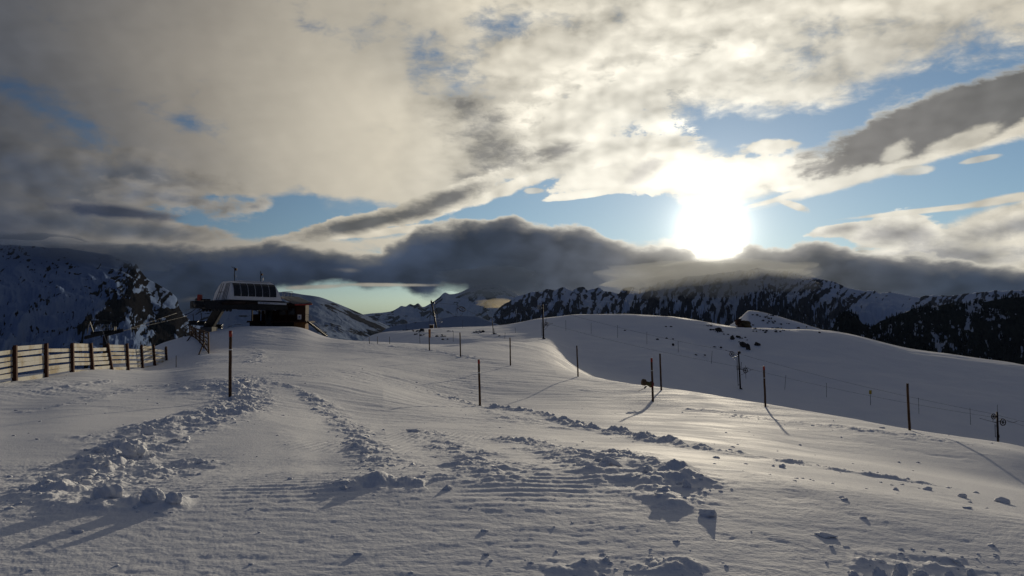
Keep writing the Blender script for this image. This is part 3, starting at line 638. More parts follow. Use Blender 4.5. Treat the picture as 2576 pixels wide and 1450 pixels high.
# ------------------------------------------------------------------ object builders
def pl(px, py, Y0):
    d = ray(px, py); k = Y0 / d.y
    return Vector((d.x * k, Y0, d.z * k))
class MB:
    def __init__(s): s.v, s.f = [], []
    def box(s, c, a, b, c3, ha, hb, hc):
        "box about centre c with unit axes a, b, c3 and half sizes"
        n = len(s.v); c = Vector(c)
        for z in (-1, 1):
            for y in (-1, 1):
                for x in (-1, 1): s.v.append(tuple(c + a * (x * ha) + b * (y * hb) + c3 * (z * hc)))
        s.f += [tuple(n + i for i in q) for q in ((0, 2, 3, 1), (4, 5, 7, 6), (0, 1, 5, 4), (2, 6, 7, 3), (0, 4, 6, 2), (1, 3, 7, 5))]
        return s
    def abox(s, lo, hi):
        lo, hi = Vector(lo), Vector(hi); h = (hi - lo) / 2
        return s.box((lo + hi) / 2, Vector((1, 0, 0)), Vector((0, 1, 0)), Vector((0, 0, 1)), h.x, h.y, h.z)
    def bar(s, p, q, w, t=None, up=None):
        p, q = Vector(p), Vector(q); d = (q - p); L = d.length; d = d / L
        up = Vector(up) if up else (Vector((0, 0, 1)) if abs(d.z) < 0.9 else Vector((0, 1, 0)))
        a = d.cross(up).normalized(); b = a.cross(d).normalized()
        return s.box((p + q) / 2, d, a, b, L / 2, w / 2, (t or w) / 2)
    def tube(s, pts, r, n=8, r2=None, cap=True):
        pts = [Vector(p) for p in pts]; base = len(s.v); m_ = len(pts)
        for i, p in enumerate(pts):
            d = (pts[min(i + 1, m_ - 1)] - pts[max(i - 1, 0)]).normalized()
            up = Vector((0, 0, 1)) if abs(d.z) < 0.9 else Vector((0, 1, 0))
            a = d.cross(up).normalized(); b = a.cross(d)
            rr = r if r2 is None else r + (r2 - r) * i / (m_ - 1)
            for k in range(n):
                t = 2 * math.pi * k / n; s.v.append(tuple(p + a * (rr * math.cos(t)) + b * (rr * math.sin(t))))
        for i in range(m_ - 1):
            for k in range(n):
                k2 = (k + 1) % n; s.f.append((base + i * n + k, base + i * n + k2, base + (i + 1) * n + k2, base + (i + 1) * n + k))
        if cap: s.f.append(tuple(base + k for k in range(n))[::-1]); s.f.append(tuple(base + (m_ - 1) * n + k for k in range(n)))
        return s
    def ring(s, c, a, b, R, r, n=22, m_=6):
        c = Vector(c); base = len(s.v); nn = a.cross(b).normalized()
        for i in range(n):
            t = 2 * math.pi * i / n; rad = a * math.cos(t) + b * math.sin(t)
            for k in range(m_):
                u = 2 * math.pi * k / m_; s.v.append(tuple(c + rad * (R + r * math.cos(u)) + nn * (r * 1.4 * math.sin(u))))
        for i in range(n):
            for k in range(m_):
                s.f.append((base + i * m_ + k, base + i * m_ + (k + 1) % m_, base + ((i + 1) % n) * m_ + (k + 1) % m_, base + ((i + 1) % n) * m_ + k))
        return s
    def done(s, name, mat, parent=None, smooth=False, bevel=0.0):
        o = mk(name, s.v, s.f, mat, parent, smooth)
        if bevel:
            b = o.modifiers.new('bevel', 'BEVEL'); b.width = bevel; b.segments = 2; b.limit_method = 'ANGLE'
        return o
def tag(o, label, cat, group=None, kind=None):
    o['label'] = label; o['category'] = cat
    if group: o['group'] = group
    if kind: o['kind'] = kind
    return o
def thing(name, label, cat, loc, group=None):
    o = bpy.data.objects.new(name, None); COL.objects.link(o); o.location = loc; o.empty_display_size = 0.2
    BASEPT[o.name] = Vector(loc)
    return tag(o, label, cat, group)
BASEPT = {}
def settle(root):
    "children were built in world space: make them local to the thing"
    p = Vector(root.location)
    for ch in root.children_recursive:
        if ch.type == 'MESH' and not ch.get('_done'):
            ch.data.transform(Matrix.Translation(-p)); ch['_done'] = 1
    for ch in root.children_recursive:
        if '_done' in ch: del ch['_done']
# materials
def flat(name, col, rough=0.7, metal=0.0, var=0.25, scale=6.0, spec=0.3, bmp=0.0, stretch=(1, 1, 1)):
    def f(i):
        n = noise(scaled(gcoord(), stretch), scale, 6, 0.65)
        put(i['Base Color'], mix(ss(n, 0.25, 0.75), tuple(c * (1 - var) for c in col), tuple(min(1, c * (1 + var)) for c in col)))
        put(i['Roughness'], rough); put(i['Metallic'], metal); put(i['Specular IOR Level'], spec)
        if bmp: put(i['Normal'], bump(n, 0.6, bmp))
    return material(name, f)
def wood(name, a, b, snow=0.0, sc_=(1, 1, 12)):
    def f(i):
        v = gcoord(); g_ = noise(scaled(v, sc_), 3.0, 7, 0.6, 0.6); k = noise(v, 0.9, 5, 0.6); kn = noise(v, 5.0, 3)
        col = mix(ss(g_, 0.3, 0.7), a, b); col = mix(ss(kn, 0.66, 0.72), col, tuple(q * 0.35 for q in a))
        if snow: col = mix(ss(k + (g_ - 0.5) * 0.25, 0.50 - snow * 0.2, 0.66 - snow * 0.1), col, (.46, .45, .41))
        put(i['Base Color'], col); put(i['Roughness'], 0.85); put(i['Specular IOR Level'], 0.1); put(i['Normal'], bump(g_, 0.5, 0.01))
    return material(name, f)
POSTW = wood('red_brown_timber', (.050, .021, .015), (.095, .045, .030), sc_=(12, 12, 1))
SLAT = wood('rimed_pine_board', (.27, .22, .14), (.40, .34, .24), snow=0.9, sc_=(2, 1, 14))
POLE = wood('dark_larch_pole', (.05, .030, .020), (.11, .062, .038), sc_=(14, 14, 1))
REDP = flat('faded_red_paint', (.30, .035, .025), 0.6)
BAND = flat('white_reflective_tape', (.7, .7, .68), 0.4, var=.08)
THIN = flat('grey_fibre_pole', (.035, .04, .05), 0.6)
STEEL = flat('dark_painted_steel', (.018, .020, .024), 0.5, 0.3, var=.4)
RUST = flat('rusty_brown_steel', (.035, .022, .019), 0.7, 0.3, var=.5)
GALV = flat('galvanised_steel', (.25, .26, .28), 0.45, 0.7)
SHELL = flat('off_white_shell', (.62, .63, .66), 0.45, var=.06, scale=1.5)
GLASSD = flat('tinted_dark_panel', (.008, .009, .012), 0.25, var=.2, spec=.5)
BOARD = wood('dark_cabin_boards', (.030, .016, .011), (.055, .028, .019), sc_=(1, 1, 9))
OCHRE = wood('ochre_boards', (.11, .055, .022), (.17, .085, .035), sc_=(9, 9, 1))
ROOFM = flat('snow_dusted_roof_sheet', (.14, .13, .14), 0.7, var=.7, scale=2.5)
CONC = flat('grey_concrete', (.12, .12, .12), 0.9, var=.3)
YEL = flat('yellow_sign', (.42, .30, .03), 0.6)
ORG = flat('orange_sign', (.36, .12, .03), 0.6)
BLUE = flat('blue_print', (.03, .07, .22), 0.6)
ROCKM = flat('dark_wet_rock', (.045, .040, .036), 0.95, var=.6, scale=1.8, bmp=.08)
OLIVE = flat('lichen_rock', (.085, .062, .030), 0.95, var=.55, scale=.9, bmp=.15)
REDR = flat('red_brown_rock', (.075, .035, .025), 0.95, var=.5, scale=.9, bmp=.12)
LUMP = material('packed_snow_lump', snow_mat)

# ------------------------------------------------------------------ wooden snow fence
posts = [(-58, 880, -62, 997), (38, 870, 40, 976), (116.5, 865, 118.5, 961), (182, 864, 184, 949), (229, 864, 236.5, 948), (271, 865, 287, 941.5), (319.5, 865, 325, 939.5), (356, 868, 361.5, 937), (386.7, 869, 392, 932), (418, 872.5, 421, 929.5)]
bays = [[1015, 1090, 1145, 1215, 1270, 1350], [950, 1005, 1065, 1115, 1175, 1265], [980, 1042, 1090, 1150, 1195, 1290], [930, 975, 1030, 1077, 1125, 1200], [975, 1030, 1070, 1115, 1160, 1242],
        [940, 975, 1020, 1060, 1105, 1170], [985, 1022, 1062, 1106, 1146, 1222], [950, 985, 1020, 1060, 1100, 1160], [990, 1032, 1068, 1102, 1136]]
fp = []
fit = np.polyfit([38, 118, 235, 325, 421], [1 / 37.5, 1 / 42.5, 1 / 50.5, 1 / 58.5, 1 / 69.5], 1)
for (xt, yt, xb, yb) in posts:
    yy_ = 1 / np.polyval(fit, xb); P = pl(xb, yb, yy_)
    fp.append((pl(xt, yt, P.y), P))
    print('fence', xb, round(yy_, 1), 'ground', round(float(gh(P.x, P.y)) - P.z, 2))
fen = thing('snow_fence', 'weathered wooden snow fence of horizontal boards between red brown posts at the slope edge', 'fence', fp[1][1])
up = Vector((0, 0, 1))
fdir = (fp[-1][1] - fp[1][1]); fdir.z = 0; fdir.normalize()
for i, (T, B) in enumerate(fp):
    d = (T - B)
    mb = MB(); mb.bar(B - up * 0.35, T + up * 0.02, 0.15, 0.19, up=fdir)
    mb.bar(B - up * .35 + Vector((-.14, 0, 0)), T + Vector((-.10, .03, -.06)), 0.07, 0.13, up=fdir)
    mb.done('post', POSTW, fen, bevel=0.012)
rj = random.Random(3)
for i, ys in enumerate(bays):
    (T0, B0), (T1, B1) = fp[i], fp[i + 1]
    # heights of the boards as fractions of the mean post height
    yt = (posts[i][1] + posts[i + 1][1]) / 2; yb = (posts[i][3] + posts[i + 1][3]) / 2
    mb = MB()
    for j, y in enumerate(ys):
        pic = 637.3 + y * 0.2452
        t = min(max((pic - yt) / (yb - yt), 0.0), 1.04)
        hB = 0.085 if j else 0.09
        a = T0.lerp(B0, t) - up * hB + Vector((-0.10, 0, rj.uniform(-.03, .03))); b = T1.lerp(B1, t) - up * hB + Vector((-0.10, 0, rj.uniform(-.03, .03)))
        dd = (b - a).normalized(); mb.bar(a + dd * 0.02, b - dd * 0.02, 0.035, 0.20 * rj.uniform(.93, 1.1))
    mb.done('board_panel', SLAT, fen, bevel=0.01)
settle(fen)

# ------------------------------------------------------------------ piste marker poles
PP = [(580, 833, 579, 998, 'thick wooden piste pole with red top standing nearest the chairlift station mound', 1),
      (1204.5, 905, 1208, 1021, 'dark wooden piste pole with reddish top rising behind the long snow bank in the middle', 1),
      (1079, 829, 1081, 882, 'farthest wooden piste pole, carrying a small orange board at its top', 2),
      (1157, 837, 1159, 898, 'dark wooden piste pole second farthest, just beyond the one with the orange board', 0),
      (1283, 850, 1284.5, 920, 'dark wooden piste pole below the tallest tow pylon by the lit snow spur', 0),
      (1451, 870, 1454.5, 948, 'dark wooden piste pole where the lit snow meets the shaded hill edge', 0),
      (1639, 901.5, 1643, 1011, 'dark wooden piste pole with a round ended bundle strapped to it', 1),
      (1660, 890, 1664, 982, 'dark wooden piste pole just behind the pole that carries the bundle', 0),
      (1921.5, 922, 1926, 1024, 'dark wooden piste pole with pale band near the middle tow pylon', 1),
      (2282.5, 965, 2289, 1083, 'rightmost plain brown piste pole standing on the lit snow edge', 0)]
PB = []
for (xt, yt, xb, yb, lab, kind) in PP:
    P, r = hit(xb, yb, 140, 12)
    T = pl(xt, yt, P.y)
    t = thing('marker_pole', lab, 'pole', P, 'wooden marker poles along the piste')
    R0 = 0.058
    n = 9; pts = [(P - up * .4).lerp(T, k / (n - 1)) + Vector((rj.uniform(-.006, .006), 0, 0)) for k in range(n)]
    MB().tube(pts, R0 * 1.08, 10, R0 * 0.95).done('shaft', POLE, t, True)
    ax = (P - T)
    if kind in (1, 2):
        MB().tube([T + up * .01, T + ax * 0.09], R0 * 1.06, 10).done('painted_top', REDP, t, True)
    if kind == 1:
        MB().tube([T + ax * .28, T + ax * .295], R0 * 1.09, 10).done('reflective_band', BAND, t, True)
    if kind == 2:
        MB().abox(T + Vector((-.02, -.09, -.85)), T + Vector((.20, -.06, .02))).done('orange_board', ORG, t)
    settle(t); PB.append((P, T))
# bundle on the pole
P, T = PB[6]; Y0 = P.y
eb = thing('equipment_bundle', 'padded brown and red bundle with a round drum end hanging off a piste pole', 'bundle', pl(1634, 968, Y0))
c0 = pl(1620.5, 962.5, Y0 - .05); ax = (pl(1640, 966, Y0 - .05) - c0).normalized(); ax = Vector((ax.x, .35, ax.z)).normalized()
MB().tube([c0 - ax * .10, c0 - ax * .09, c0 + ax * .03, c0 + ax * .05], .185, 18).done('drum', flat('brown_leather', (.09, .055, .03), .8), eb, True)
cb = pl(1634, 967, Y0 - .05)
mb = MB(); mb.tube([c0 + ax * .04, cb - ax * .04, cb + ax * .06, cb + ax * .17], .10, 12, .16); mb.done('padded_body', flat('olive_canvas', (.10, .085, .035), .9, bmp=.02), eb, True)
MB().tube([cb + ax * .06, cb + ax * .20], .185, 12, .15).done('red_pad', flat('red_brown_pad', (.16, .035, .03), .8), eb, True)
mb = MB(); mb.tube([pl(1626, 972, Y0 - .05), pl(1621, 977, Y0 - .1)], .045, 8); mb.tube([pl(1621, 977, Y0 - .1), pl(1612, 982, Y0 - .1), pl(1604, 984.5, Y0 - .1)], .012, 6); mb.done('hanging_rod', THIN, eb)
MB().ring(pl(1641.5, 966, Y0), Vector((1, 0, 0)), Vector((0, 1, 0)), .08, .02).done('strap', STEEL, eb)
settle(eb)

# ------------------------------------------------------------------ thin marker poles
TP = [('far', [(928.6, 846.9, 929.6, 865), (949.4, 847, 949.6, 865.4), (979.7, 847.6, 980.6, 866), (1055.2, 836.7, 1056.7, 864.7), (1140.2, 832.4, 1140.2, 860.1), (1270.6, 837.5, 1269.8, 852.7)]),
      ('skyline', [(943.8, 811, 943.8, 840.5), (1020.8, 794, 1021.8, 826.5), (1164, 804.9, 1164, 825.5)]),
      ('slope', [(1295.8, 824.5, 1296.6, 838), (1423.2, 805.7, 1423.6, 832.4), (1487, 811.6, 1487.4, 840), (1553.4, 818.3, 1554, 850.3), (1627.3, 835, 1627.3, 866.4), (1706, 858.5, 1706.4, 886.8), (1791.6, 883, 1789.2, 915),
                 (1976.9, 944.6, 1974, 980.6), (2079, 963.9, 2079.4, 1000), (2310.4, 1001, 2311.8, 1041.6), (2440, 1026, 2442, 1069)])]
ORD = ['first', 'second', 'third', 'fourth', 'fifth', 'sixth', 'seventh', 'eighth', 'ninth', 'tenth', 'eleventh']
for kind, L in TP:
    for k, (xt, yt, xb, yb) in enumerate(L):
        P, r = hit(xb, yb, 260, 75 if kind != 'skyline' else 150)
        T = pl(xt, yt, P.y)
        lab = {'far': f'thin grey stake, {ORD[k]} from the station along the low foot of the snow hill',
               'skyline': f'thin grey stake breaking the low snow skyline, {ORD[k]} one from the station',
               'slope': f'thin dark stake on the shaded hill slope, {ORD[k]} counting from left'}[kind]
        mb = MB(); mb.tube([P - up * .3, P.lerp(T, .5), T], .030, 6); o = mb.done('marker_stake', THIN, None, True)
        o.data.transform(Matrix.Translation(-P)); o.location = P
        tag(o, lab, 'stake', {'far': 'thin stakes along the foot of the snow hill', 'skyline': 'thin stakes on the low skyline', 'slope': 'thin stakes across the shaded slope'}[kind])
for (xt, yt, xb, yb, lab) in [(443.3, 894.8, 443.3, 924.5, 'lone thin stake in the snow just past the end of the wooden fence'), (465, 811, 465.4, 843, 'thin stake with a white highlight at its top on the mound crest beside the chairlift')]:
    P, r = hit(xb, yb, 130, 40); T = pl(xt, yt, P.y)
    o = MB().tube([P - up * .3, T], .03, 6).done('marker_stake', THIN, None, True); o.data.transform(Matrix.Translation(-P)); o.location = P; tag(o, lab, 'stake')
    if yt < 820:
        q = MB().tube([pl(465, 812, P.y), pl(465, 820, P.y)], .07, 8).done('white_highlight', BAND, o, True); q.data.transform(Matrix.Translation(-P))  # white tube models the bottle-shaped highlight on the stake
P, r = hit(2190, 1019.6, 260, 75); T = pl(2189.4, 984, P.y)
sg = thing('warning_sign', 'small yellow rectangular sign on a thin post in the shaded slope', 'sign', P)
MB().tube([P - up * .3, T], .035, 6).done('sign_post', THIN, sg, True)
MB().abox(pl(2186, 992, P.y) - Vector((0, .06, 0)), pl(2192.2, 982.2, P.y) - Vector((0, .03, 0))).done('sign_board', YEL, sg)
mb = MB(); mb.abox(pl(2187.4, 990, P.y) - Vector((0, .065, 0)), pl(2190.8, 989, P.y) - Vector((0, .062, 0))); mb.done('printed_mark', STEEL, sg)
settle(sg)

# ------------------------------------------------------------------ drag lift pylons
def wheel(parent, c, a, b, R, mat=RUST, r=.045, spokes=6, name='cable_wheel'):
    mb = MB(); mb.ring(c, a, b, R, r); n_ = a.cross(b).normalized()
    mb.tube([c - n_ * .09, c + n_ * .09], .09, 8)
    for k in range(spokes):
        t = math.pi * 2 * k / spokes; mb.bar(c, c + (a * math.cos(t) + b * math.sin(t)) * R, .05)
    return mb.done(name, mat, parent)
GX = Vector((1, 0, 0))
def tpylon(lab, top, base, rmin, w, wheels, bars, plates=(), rmax=260, Yfix=None):
    if Yfix:
        d = ray(*base); P = pl(base[0], base[1], Yfix); P.z = float(gh(P.x, P.y)); r = Yfix
    else: P, r = hit(*base, rmax, rmin)
    Y0 = P.y; s = Y0 / F
    t = thing('lift_pylon', lab, 'lift pylon', P, 'drag lift pylons')
    T = pl(*top, Y0)
    mb = MB(); mb.tube([P - up * .4, P.lerp(T, .5), T], w * s / 2, 10, w * s / 2 * .85); mb.done('mast', RUST, t, True)
    mb = MB(); mb.tube([P + Vector((.05, -.05, -.15)), P + Vector((.05, -.05, .14))], w * s * .9, 10); mb.done('base_plate', STEEL, t)
    for (x, y, R, tilt) in wheels:
        a = Vector((math.cos(tilt), .25, 0)).normalized(); b = Vector((0, 0, 1))
        wheel(t, pl(x, y, Y0 - .12), a, b, R * s)
    for k, (pts, rad) in enumerate(bars):
        MB().tube([pl(x, y, Y0 - (.12 if k % 2 else -.10)) for x, y in pts], rad * s, 6).done('bracket' if rad > .55 else 'cable_guide', STEEL, t)
    for (x0, y0, x1, y1) in plates:
        MB().abox(pl(x0, y1, Y0) + Vector((0, -.22, 0)), pl(x1, y0, Y0) + Vector((0, -.10, 0))).done('junction_box', GALV, t, bevel=.01)
    settle(t); return P, T, Y0
T1 = tpylon('rusty drag lift pylon with two spoked wheels, half sunk behind the lit snow edge', (2508.3, 1036.5), (2511, 1118), 90, 5.4,
    [(2499.6, 1048.2, 6.4, 0), (2523, 1062.6, 8.4, .4)],
    [([(2512, 1060), (2523, 1062.6)], .9), ([(2509, 1040), (2509.2, 1018.5)], .5), ([(2464, 1052.5), (2484, 1058), (2505, 1064)], .5), ([(2533, 1059.5), (2545, 1063), (2552, 1063), (2559, 1060)], .5),
     ([(2498, 1054), (2498, 1062), (2508, 1063)], .7), ([(2503, 1067), (2504, 1100), (2509, 1100)], .8), ([(2503, 1072), (2512, 1072)], .7), ([(2513, 1094), (2513.5, 1101)], 1.3)])
T2 = tpylon('brown drag lift pylon with spoked wheels on both sides, midway down the shaded slope', (1857.5, 884), (1862.8, 979), 90, 4.2,
    [(1840.8, 891, 6.0, 0), (1875, 932.3, 6.0, .3), (1860.5, 887.6, 2.8, 0)],
    [([(1844, 891), (1858, 892)], .8), ([(1875.5, 920), (1876.3, 953)], .45), ([(1865.2, 911), (1863.5, 930)], .6), ([(1824.6, 880.4), (1830, 883), (1841, 886)], .4), ([(1842, 900), (1856, 897.5)], .6),
     ([(1863, 926), (1868, 928), (1880, 925), (1889, 931), (1897, 931)], .4), ([(1889, 931), (1876, 939), (1863, 944)], .35), ([(1862, 929), (1875, 932)], .9), ([(1854, 900), (1855, 932), (1857, 971)], .7), ([(1857, 968), (1861, 969)], .5), ([(1845, 904), (1853, 904)], .35)],
    [(1852.5, 920, 1857.5, 932)])
T3 = tpylon('tallest drag lift pylon with a boxy head standing on the low snow spur', (1365, 766), (1367.4, 853), 90, 4.4,
    [(1374.6, 816, 4.6, .2)],
    [([(1369, 819), (1374.6, 816)], .8), ([(1374, 803), (1372.5, 812)], .6), ([(1379, 812), (1384, 814), (1391, 814)], .4), ([(1369, 831), (1378, 822), (1384, 816)], .35), ([(1363, 812), (1363, 845), (1366, 843)], .4), ([(1369, 825), (1371, 819)], .6)],
    [(1352, 768, 1360, 779), (1357, 772, 1364, 777)])
# leaning mast behind the low skyline
Y0 = 205.0
P = pl(1103.6, 827, Y0); P.z = float(gh(P.x, P.y)); T = pl(1085.2, 757.8, Y0); s = Y0 / F
lm = thing('leaning_mast', 'tall dark mast leaning over with a caged work platform, behind the low snow crest', 'mast', P)
MB().tube([P - up * .5, T], 2.4 * s, 8, 1.9 * s).done('mast', STEEL, lm, True)
mb = MB(); mb.tube([pl(1092.5, 767, Y0), pl(1097, 783, Y0), pl(1100.8, 800, Y0)], .45 * s, 5); mb.tube([pl(1094.5, 768, Y0), pl(1099.5, 784, Y0), pl(1102.5, 800, Y0)], .35 * s, 5)
for k in range(9): y = 769 + k * 3.6; mb.bar(pl(1089.0 + k * 0.95, y, Y0), pl(1094 + k * 1.05, y, Y0), .05)
mb.done('ladder', STEEL, lm)
mb = MB()
for x in (1100.5, 1103.5, 1107.5, 1111.5): mb.tube([pl(x, 800, Y0), pl(x, 810, Y0)], .35 * s, 5)
for y in (800, 804, 810): mb.bar(pl(1100.5, y, Y0), pl(1111.5, y, Y0), .07)
mb.box(pl(1106, 810, Y0 + .5), GX, Vector((0, 1, 0)), up, .6, .6, .05)
for x in (1100.5, 1111.5): mb.tube([pl(x, 800, Y0 + 1.1), pl(x, 810, Y0 + 1.1)], .35 * s, 5)
mb.tube([pl(1110, 810.5, Y0), pl(1103.5, 816, Y0)], .4 * s, 5); mb.done('work_platform', GALV, lm)
mb = MB(); mb.box(pl(1085.5, 760, Y0), GX, Vector((0, 1, 0)), up, .22, .2, .28); mb.ring(pl(1085, 757, Y0), GX, up, .2, .05, 12, 5); mb.box(pl(1090, 762, Y0), GX, Vector((0, 1, 0)), up, .35, .2, .2); mb.done('head_gear', STEEL, lm)
mb = MB()
for x1, y1 in ((1078, 826), (1081, 826)): mb.tube([pl(1085, 763, Y0), pl(x1, y1, Y0 + 2)], .03, 4)
mb.done('stay_wire', STEEL, lm)
settle(lm)
cw = thing('return_wheel', 'spoked return wheel hung tilted in its frame on the lift cable in the air', 'lift wheel', pl(1158, 778, Y0))
c0 = pl(1162.5, 778, Y0); a = (pl(1171, 780.5, Y0) - pl(1154, 774.5, Y0)).normalized(); b = Vector((.15, .75, .55)).normalized()
wheel(cw, c0, a, b, 8.5 * s, RUST, .09, 5, 'wheel_rim')
mb = MB(); mb.tube([pl(1149, 776, Y0), pl(1155, 776, Y0)], .12, 6); mb.tube([pl(1150.5, 766, Y0), pl(1149.5, 776, Y0), pl(1147, 784, Y0)], .05, 5); mb.tube([pl(1150.5, 766, Y0), pl(1154, 772, Y0)], .04, 5); mb.tube([pl(1150.5, 777, Y0), pl(1151, 788, Y0)], .04, 5)
mb.tube([pl(1162, 784, Y0), pl(1163.5, 789, Y0), pl(1161, 794, Y0), pl(1157, 795, Y0)], .04, 5); mb.done('wheel_frame', STEEL, cw)
settle(cw)
T5 = tpylon('small pale drag lift post with a short crossarm on the low snow crest', (1237.6, 800.6), (1241.5, 841), 90, 2.0, [],
    [([(1230, 801.5), (1237.5, 799.6)], 1.0), ([(1242, 826), (1244, 842)], .6), ([(1239, 838), (1251, 841)], .8), ([(1245, 840), (1246, 852)], .7)])
def rope(name, pts, r, lab, sag=0.0, n=14):
    out = []
    for A_, B_ in zip(pts[:-1], pts[1:]):
        for k in range(n + 1):
            t = k / n; q = A_.lerp(B_, t); q.z -= sag * 4 * t * (1 - t) * (B_ - A_).length / 60.0; out.append(q)
    o = MB().tube(out, r, 5).done(name, THIN, None, True); p0 = pts[0]
    o.data.transform(Matrix.Translation(-p0)); o.location = p0
    return tag(o, lab, 'cable')
out1 = pl(2700, 1105, T1[2] - 12)
rope('lift_cable', [pl(1369, 812, T3[2]), pl(1876, 926, T2[2]), pl(2523, 1054, T1[2]), out1], .013, 'lower thin drag lift cable running past the wheels down the shaded slope', .8)
rope('lift_cable', [pl(1356, 770, T3[2]), pl(1841, 885, T2[2]), pl(2500, 1042, T1[2]), pl(2700, 1085, T1[2] - 12)], .013, 'upper thin drag lift cable between the pylon heads across the shaded hill', .8)
rope('lift_cable', [pl(1087, 761, Y0), pl(1150.5, 766.5, Y0), pl(1237, 800, T5[2]), pl(1353, 772, T3[2])], .03, 'thin cable from the leaning mast past the hanging return wheel', .6)
# little cabin behind the skyline
P = pl(1085, 826, 208.0); P.z = float(gh(P.x, P.y)); zt = pl(1085, 818, 208.0).z
lc = thing('lift_cabin', 'tiny snow capped operator cabin beside the foot of the leaning mast', 'cabin', P)
MB().abox((P.x - .52, P.y, P.z - .2), (P.x + .52, P.y + 1.2, zt)).done('wall', BOARD, lc)
MB().abox((P.x - .60, P.y - .1, zt + .003), (P.x + .60, P.y + 1.3, zt + .12)).done('roof', LUMP, lc, bevel=.04)
MB().abox((P.x - .35, P.y - .02, zt - .32), (P.x + .35, P.y - .005, zt - .14)).done('window', GLASSD, lc)
settle(lc)
# ------------------------------------------------------------------ chairlift drive station
TH = math.radians(46)
ua = Vector((math.cos(TH), math.sin(TH), 0)); va = Vector((-math.sin(TH), math.cos(TH), 0))
O = pl(574.5, 753.6, 93.0)
def solveL(px):
    lo, hi = 0, 30
    for _ in range(50):
        mid = (lo + hi) / 2; q = O + ua * mid
        if 1288 + F * q.x / (q.y * CP + q.z * SP) < px: lo = mid
        else: hi = mid
    return lo
LS = solveL(709)
def Q(u, v, z): return O + ua * u + va * v + up * z
st = thing('chairlift_station', 'white shelled chairlift drive station with dark curved windows on a slanted leg', 'chairlift station', Q(3, 2, -4))
prof_ = [(0.0, 0.0), (0.0, .28), (.06, .8), (.22, 1.3), (.48, 1.75), (.85, 2.08), (1.25, 2.22)]
full = prof_ + [(4.0 - v, z) for v, z in reversed(prof_)]
mb = MB(); n = len(full); V_ = []
slot = [0, .12, .5, .88, 1.0]
for e, (u0, k) in enumerate(((0.0, .30), (LS, -.34))):
    for v, z in full: V_.append(Q(u0 + k * z, v, z * (1.0 if e == 0 else 1.0)))
F_ = [(i, i + 1, n + i + 1, n + i) for i in range(n - 1)] + [tuple(range(n))[::-1], tuple(range(n, 2 * n)), (n - 1, 0, n, 2 * n - 1)]
sh_ = mk('cover_shell', [tuple(p) for p in V_], F_, SHELL, st)
# windows: six dark panes following the curve
uL, uR = .62, LS - .75
for k in range(6):
    w = (uR - uL) / 6; a0, a1 = uL + k * w + .045, uL + (k + 1) * w - .045
    pv, pf_ = [], []
    pts = [(v - .025, z) for v, z in [(0.02, .42), (.06, .8), (.22, 1.3), (.48, 1.75), (.74, 1.99)]]
    for v, z in pts:
        pv += [tuple(Q(a0 + .06 * z, v, z)), tuple(Q(a1 + .06 * z, v, z)), tuple(Q(a1 + .06 * z, v - .03, z + .01)), tuple(Q(a0 + .06 * z, v - .03, z + .01))]
    for i in range(len(pts) - 1):
        b = i * 4
        for q in ((0, 1), (1, 2), (2, 3), (3, 0)): pf_.append((b + q[0], b + q[1], b + 4 + q[1], b + 4 + q[0]))
    pf_ += [(0, 3, 2, 1), (len(pv) - 4, len(pv) - 3, len(pv) - 2, len(pv) - 1)]
    mk('window_pane', pv, pf_, GLASSD, st)
mb = MB()
for k, v in enumerate((.55, .95, 1.3, 1.62, 2.5, 3.1)): mb.bar(Q(-.03 , v, .05), Q(-.03 + .30 * 2.0, min(v, 3.4) * .82 + .35, 2.0), .03, .05)
mb.bar(Q(.27, 1.7, .95), Q(.27, 3.1, .95), .04, .05)
mb.done('end_ribs', STEEL, st)
mb = MB(); mb.box(Q(LS / 2 + .5, 2.0, 2.30), ua, va, up, LS / 2 - 1.3, .7, .06); mb.done('roof_cap', SHELL, st, bevel=.03)
def ub(name, u0, u1, v0, v1, z0, z1, mat, bev=0.0, par=None):
    return MB().box(Q((u0 + u1) / 2, (v0 + v1) / 2, (z0 + z1) / 2), ua, va, up, (u1 - u0) / 2, (v1 - v0) / 2, (z1 - z0) / 2).done(name, mat, par or st, bevel=bev)
ub('under_tray', -.25, LS + .5, .25, 3.75, -.16, -.012, STEEL)
ub('main_beam', -2.6, LS + 1.2, .5, 1.25, -1.10, -.18, STEEL, .06)
ub('main_beam', -3.0, LS + 1.0, 2.75, 3.5, -1.05, -.18, STEEL, .06)
mb = MB(); mb.tube([Q(-3.6, .9, -.62), Q(-3.1, .9, -.60), Q(-.5, .9, -.60)], .40, 12); mb.done('nose_beam', STEEL, st, True)
mb = MB(); mb.tube([Q(-.6, .2, -.42), Q(2.2, .2, -.30)], .22, 10); mb.tube([Q(2.2, .15, -.32), Q(LS + 1.2, .15, -.36)], .12, 8); mb.done('guide_rail', RUST, st, True)
for v0 in (.45, 3.0):
    mb = MB()
    for k in range(6): c0 = Q(-1.6 + k * .42, v0, -1.25); mb.tube([c0 - va * .08, c0 + va * .08], .17, 12)
    mb.bar(Q(-1.8, v0, -1.12), Q(.7, v0, -1.12), .1, .12); mb.done('sheave_train', STEEL, st)
mb = MB(); mb.bar(Q(1.2, .1, -1.15), Q(LS - 1, .1, -1.15), .06, .07)
for k in range(5): mb.bar(Q(2.2 + k * .9, .1, -1.15), Q(2.2 + k * .9, .1, -.8), .05)
mb.bar(Q(3.4, .1, -1.15), Q(4.1, .1, -1.6), .06); mb.done('catwalk', STEEL, st)
